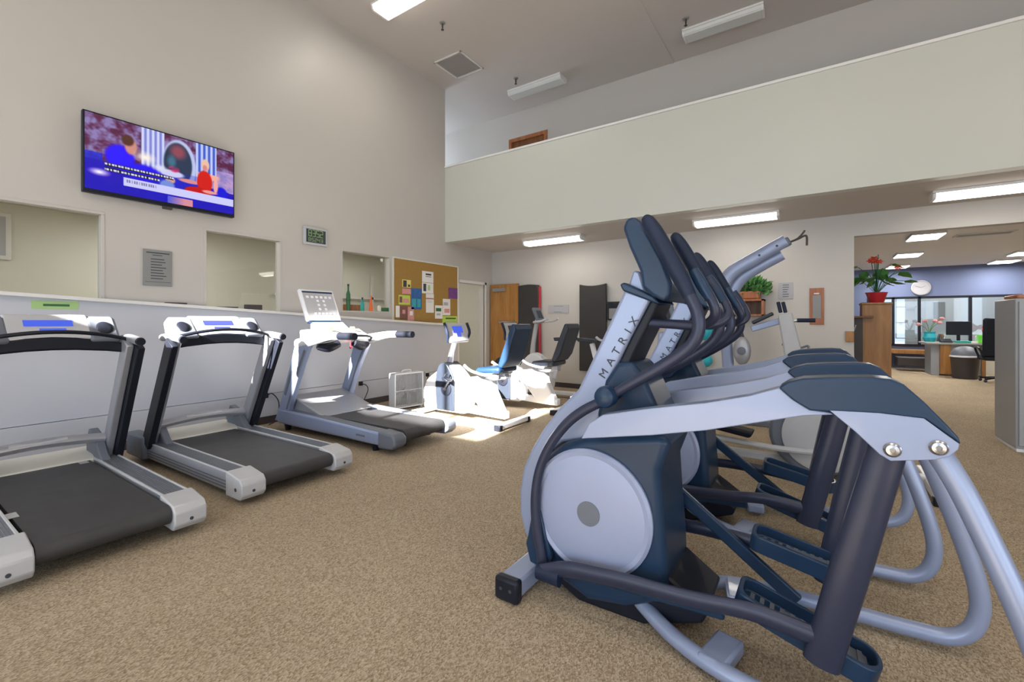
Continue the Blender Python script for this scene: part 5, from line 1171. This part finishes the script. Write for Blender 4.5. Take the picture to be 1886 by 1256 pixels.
# desk
def desk():
    Y = 14.05; X = lambda px: PY(px, 600, Y).x
    r = thing('office_desk', 'oak and grey office desk behind the trash can', 'desk', (X(1765), Y+0.3, 0))
    x0, x1, xm = X(1716), X(1816), X(1732)
    MB().bb((x0-0.1, Y-0.03, 0.72), (x1+0.05, Y+0.9, 0.76)).build('worktop', 'speck', r, bevel=0.005)
    MB().bb((xm, Y, 0.04), (X(1752), Y+0.8, 0.72)).build('drawer_unit', 'oak', r, bevel=0.004)
    MB().bb((X(1752), Y+0.02, 0.04), (X(1808), Y+0.06, 0.72)).build('front_panel', 'speck', r, bevel=0.003)
    MB().bb((X(1808), Y, 0.0), (x1, Y+0.8, 0.72)).build('end_panel', 'oak', r, bevel=0.004)
    MB().bb((x0, Y+0.1, 0.0), (xm, Y+0.8, 0.72)).build('side_panel', 'metal_cab', r, bevel=0.004)
    # things on the desk
    def put(px, name, label, cat, fn, dy=0.3): 
        x = X(px); t = thing(name, label, cat, (x, Y+dy, 0.76)); fn(t, Vector((x, Y+dy, 0.76)))
    def mon(t, p):
        MB().box(p+Vector((0, 0, 0.33)), (0.42, 0.04, 0.32), (0, 0, -0.15)).build('screen', 'black', t, bevel=0.008)
        MB().bb(p+Vector((-0.03, -0.02, 0.01)), p+Vector((0.03, 0.02, 0.2))).build('neck', 'black', t); MB().bb(p+Vector((-0.12, -0.09, 0)), p+Vector((0.12, 0.09, 0.015))).build('foot', 'black', t, bevel=0.004)
    put(1777, 'monitor', 'black computer monitor on the office desk', 'monitor', mon, 0.55)
    put(1816, 'tissue_box', 'lime green box on the office desk', 'box', lambda t, p: MB().bb(p+Vector((-0.1, -0.08, 0)), p+Vector((0.1, 0.08, 0.19))).build('carton', 'green', t, bevel=0.01), 0.15)
    put(1775, 'tray', 'teal tray on the office desk in front of the monitor', 'tray', lambda t, p: MB().bb(p+Vector((-0.13, -0.08, 0)), p+Vector((0.13, 0.08, 0.05))).build('body', 'teal', t, bevel=0.01), 0.12)
    put(1746, 'telephone', 'black telephone on the left of the office desk', 'telephone', lambda t, p: MB().prism_x([(p.y-.1, p.z), (p.y+.1, p.z), (p.y+.1, p.z+.09), (p.y-.1, p.z+.03)], p.x-.1, p.x+.1).build('body', 'black', t, bevel=0.008), 0.2)
    put(1799, 'paper_stack', 'low stack of papers on the office desk by the green box', 'papers', lambda t, p: MB().bb(p+Vector((-0.06, -0.1, 0)), p+Vector((0.05, 0.1, 0.04))).build('sheets', 'paper', t), 0.2)
    put(1738, 'desk_organizer', 'dark organizer with folders on the office desk', 'organizer', lambda t, p: [MB().box(p+Vector((0.02+0.03*k, 0.1, 0.1)), (0.012, 0.16, 0.18), (0, 0.25, 0)).build('folder', ('ink', 'oak', 'plaque', 'paper')[k], t) for k in range(4)], 0.55)
    def orch(t, p):
        MB().lathe(p+Vector((0, 0, 0)), [(0.09, 0), (0.13, 0.1), (0.10, 0.2), (0.12, 0.24), (0.11, 0.24)], seg=24).build('vase', 'cyan', t)
        b = MB(); f = MB()
        for k, (dx, dz) in enumerate(((-0.2, 0.42), (-0.08, 0.5), (0.1, 0.5), (0.22, 0.56), (0.18, 0.46))):
            e = p+Vector((dx, 0, dz)); b.sweep([p+Vector((0, 0, 0.2)), p+Vector((dx*0.4, 0, dz*0.8)), e], 0.006, 6, 4); MB().ball(e, (0.05, 0.03, 0.04), 8, 6).build('flower', 'pinkink', t)
        b.build('stems', 'leaf', t)
    put(1722, 'flower_vase', 'turquoise vase of pale flowers at the left end of the desk', 'vase', orch, 0.6)
desk()
# trash can
p = PZ(1777, 697, 0.0); tc_ = thing('trash_can', 'dark round trash can with a domed lid in front of the desk', 'trash can', tuple(p))
MB().lathe(p, [(0.19, 0), (0.20, 0.01), (0.235, 0.47), (0.24, 0.48)], seg=32).build('bin', 'base', tc_)
MB().lathe(p, [(0.25, 0.47), (0.25, 0.50), (0.24, 0.505)], seg=32).build('liner_rim', 'white', tc_)
MB().lathe(p, [(0.235, 0.50), (0.22, 0.58), (0.16, 0.66), (0.08, 0.70), (0.001, 0.71)], seg=32).build('lid', 'tgrey', tc_)
# office chair
def office_chair():
    Y = 12.9; x = PY(1850, 600, Y).x; r = thing('office_chair', 'black high-backed office chair right of the desk', 'chair', (x, Y, 0))
    MB().box((x, Y, 0.93), (0.62, 0.10, 0.78), (0.08, 0, 0)).build('backrest', 'black', r, bevel=0.045, seg=4)
    MB().box((x, Y+0.28, 0.50), (0.56, 0.52, 0.10)).build('seat', 'black', r, bevel=0.04, seg=3)
    MB().cyl((x, Y+0.28, 0.12), (x, Y+0.28, 0.46), 0.03).build('column', 'tgrey', r)
    for k in range(5):
        a = k*2*PI/5; e = Vector((x+0.3*math.cos(a), Y+0.28+0.3*math.sin(a), 0.07)); l_ = MB().bar((x, Y+0.28, 0.11), e, 0.05, 0.035).build('leg', 'black', r, bevel=0.008)
        MB().ball(e-Vector((0, 0, 0.04)), 0.03, 12, 8).build('caster', 'ink', l_)
    for s in (-1, 1): MB().sweep([(x+s*0.27, Y+0.1, 0.5), (x+s*0.33, Y+0.12, 0.70), (x+s*0.33, Y+0.42, 0.70), (x+s*0.27, Y+0.42, 0.5)], 0.02, 8, 3).build('armrest', 'black', r)
office_chair()
o = MB().bb((PY(1800, 600, 15.2).x, 15.0, 0), (PY(1865, 600, 15.2).x, 15.4, 0.9)).build('low_counter', 'cream', bevel=0.005); tag(o, 'pale low counter against the far office window', 'counter')
a = PY(1856, 596, 15.1); b = MB()
for k in range(14): b.ball((a.x+random.uniform(-.35, .3), 15.15+random.uniform(-.08, .08), 0.9+0.09+random.uniform(0, .16)), (0.08, 0.06, 0.07), 8, 6)
tag(b.build('gift_pile', 'flower'), 'heap of red ribbon decoration on the far counter', 'decoration')
o = MB().bb((PY(1648, 640, 15.4).x, 14.9, 0.12), (PY(1716, 640, 15.4).x, 15.4, 0.34)).build('floor_box', 'base', bevel=0.01); tag(o, 'long dark box under the oak sill of the far office window', 'box')
o = MB().bb((PY(1720, 575, 18.95).x, 18.95, 1.35), (PY(1741, 575, 18.95).x, 19.0, 1.85)).build('wall_picture', 'plaque', bevel=0.004); tag(o, 'grey picture on the wall seen through the far office window', 'picture')
# grey metal cabinet at the right edge
def right_cabinet():
    x0 = PZ(1870, 832, 0).x; Y0 = PZ(1870, 832, 0).y
    r = thing('metal_cabinet', 'light grey metal cabinet cut by the right edge of the picture', 'cabinet', (x0+0.4, Y0+0.3, 0))
    MB().bb((x0, Y0, 0.03), (x0+0.75, Y0+0.6, 1.47)).build('body', 'metal_cab', r, bevel=0.01)
    MB().bb((x0+0.01, Y0+0.01, 0), (x0+0.74, Y0+0.59, 0.03)).build('plinth', 'white', r)
    MB().bb((x0+0.02, Y0-0.02, 0.06), (x0+0.37, Y0, 1.44)).build('door', 'metal_cab', r, bevel=0.005); MB().bb((x0+0.39, Y0-0.02, 0.06), (x0+0.73, Y0, 1.44)).build('door', 'metal_cab', r, bevel=0.005)
    o = MB().bb((x0+0.02, Y0+0.05, 1.47), (x0+0.3, Y0+0.4, 1.51)).build('folded_cloth', 'redwood', bevel=0.01); tag(o, 'thin red-brown case lying on the grey metal cabinet', 'case')
right_cabinet()
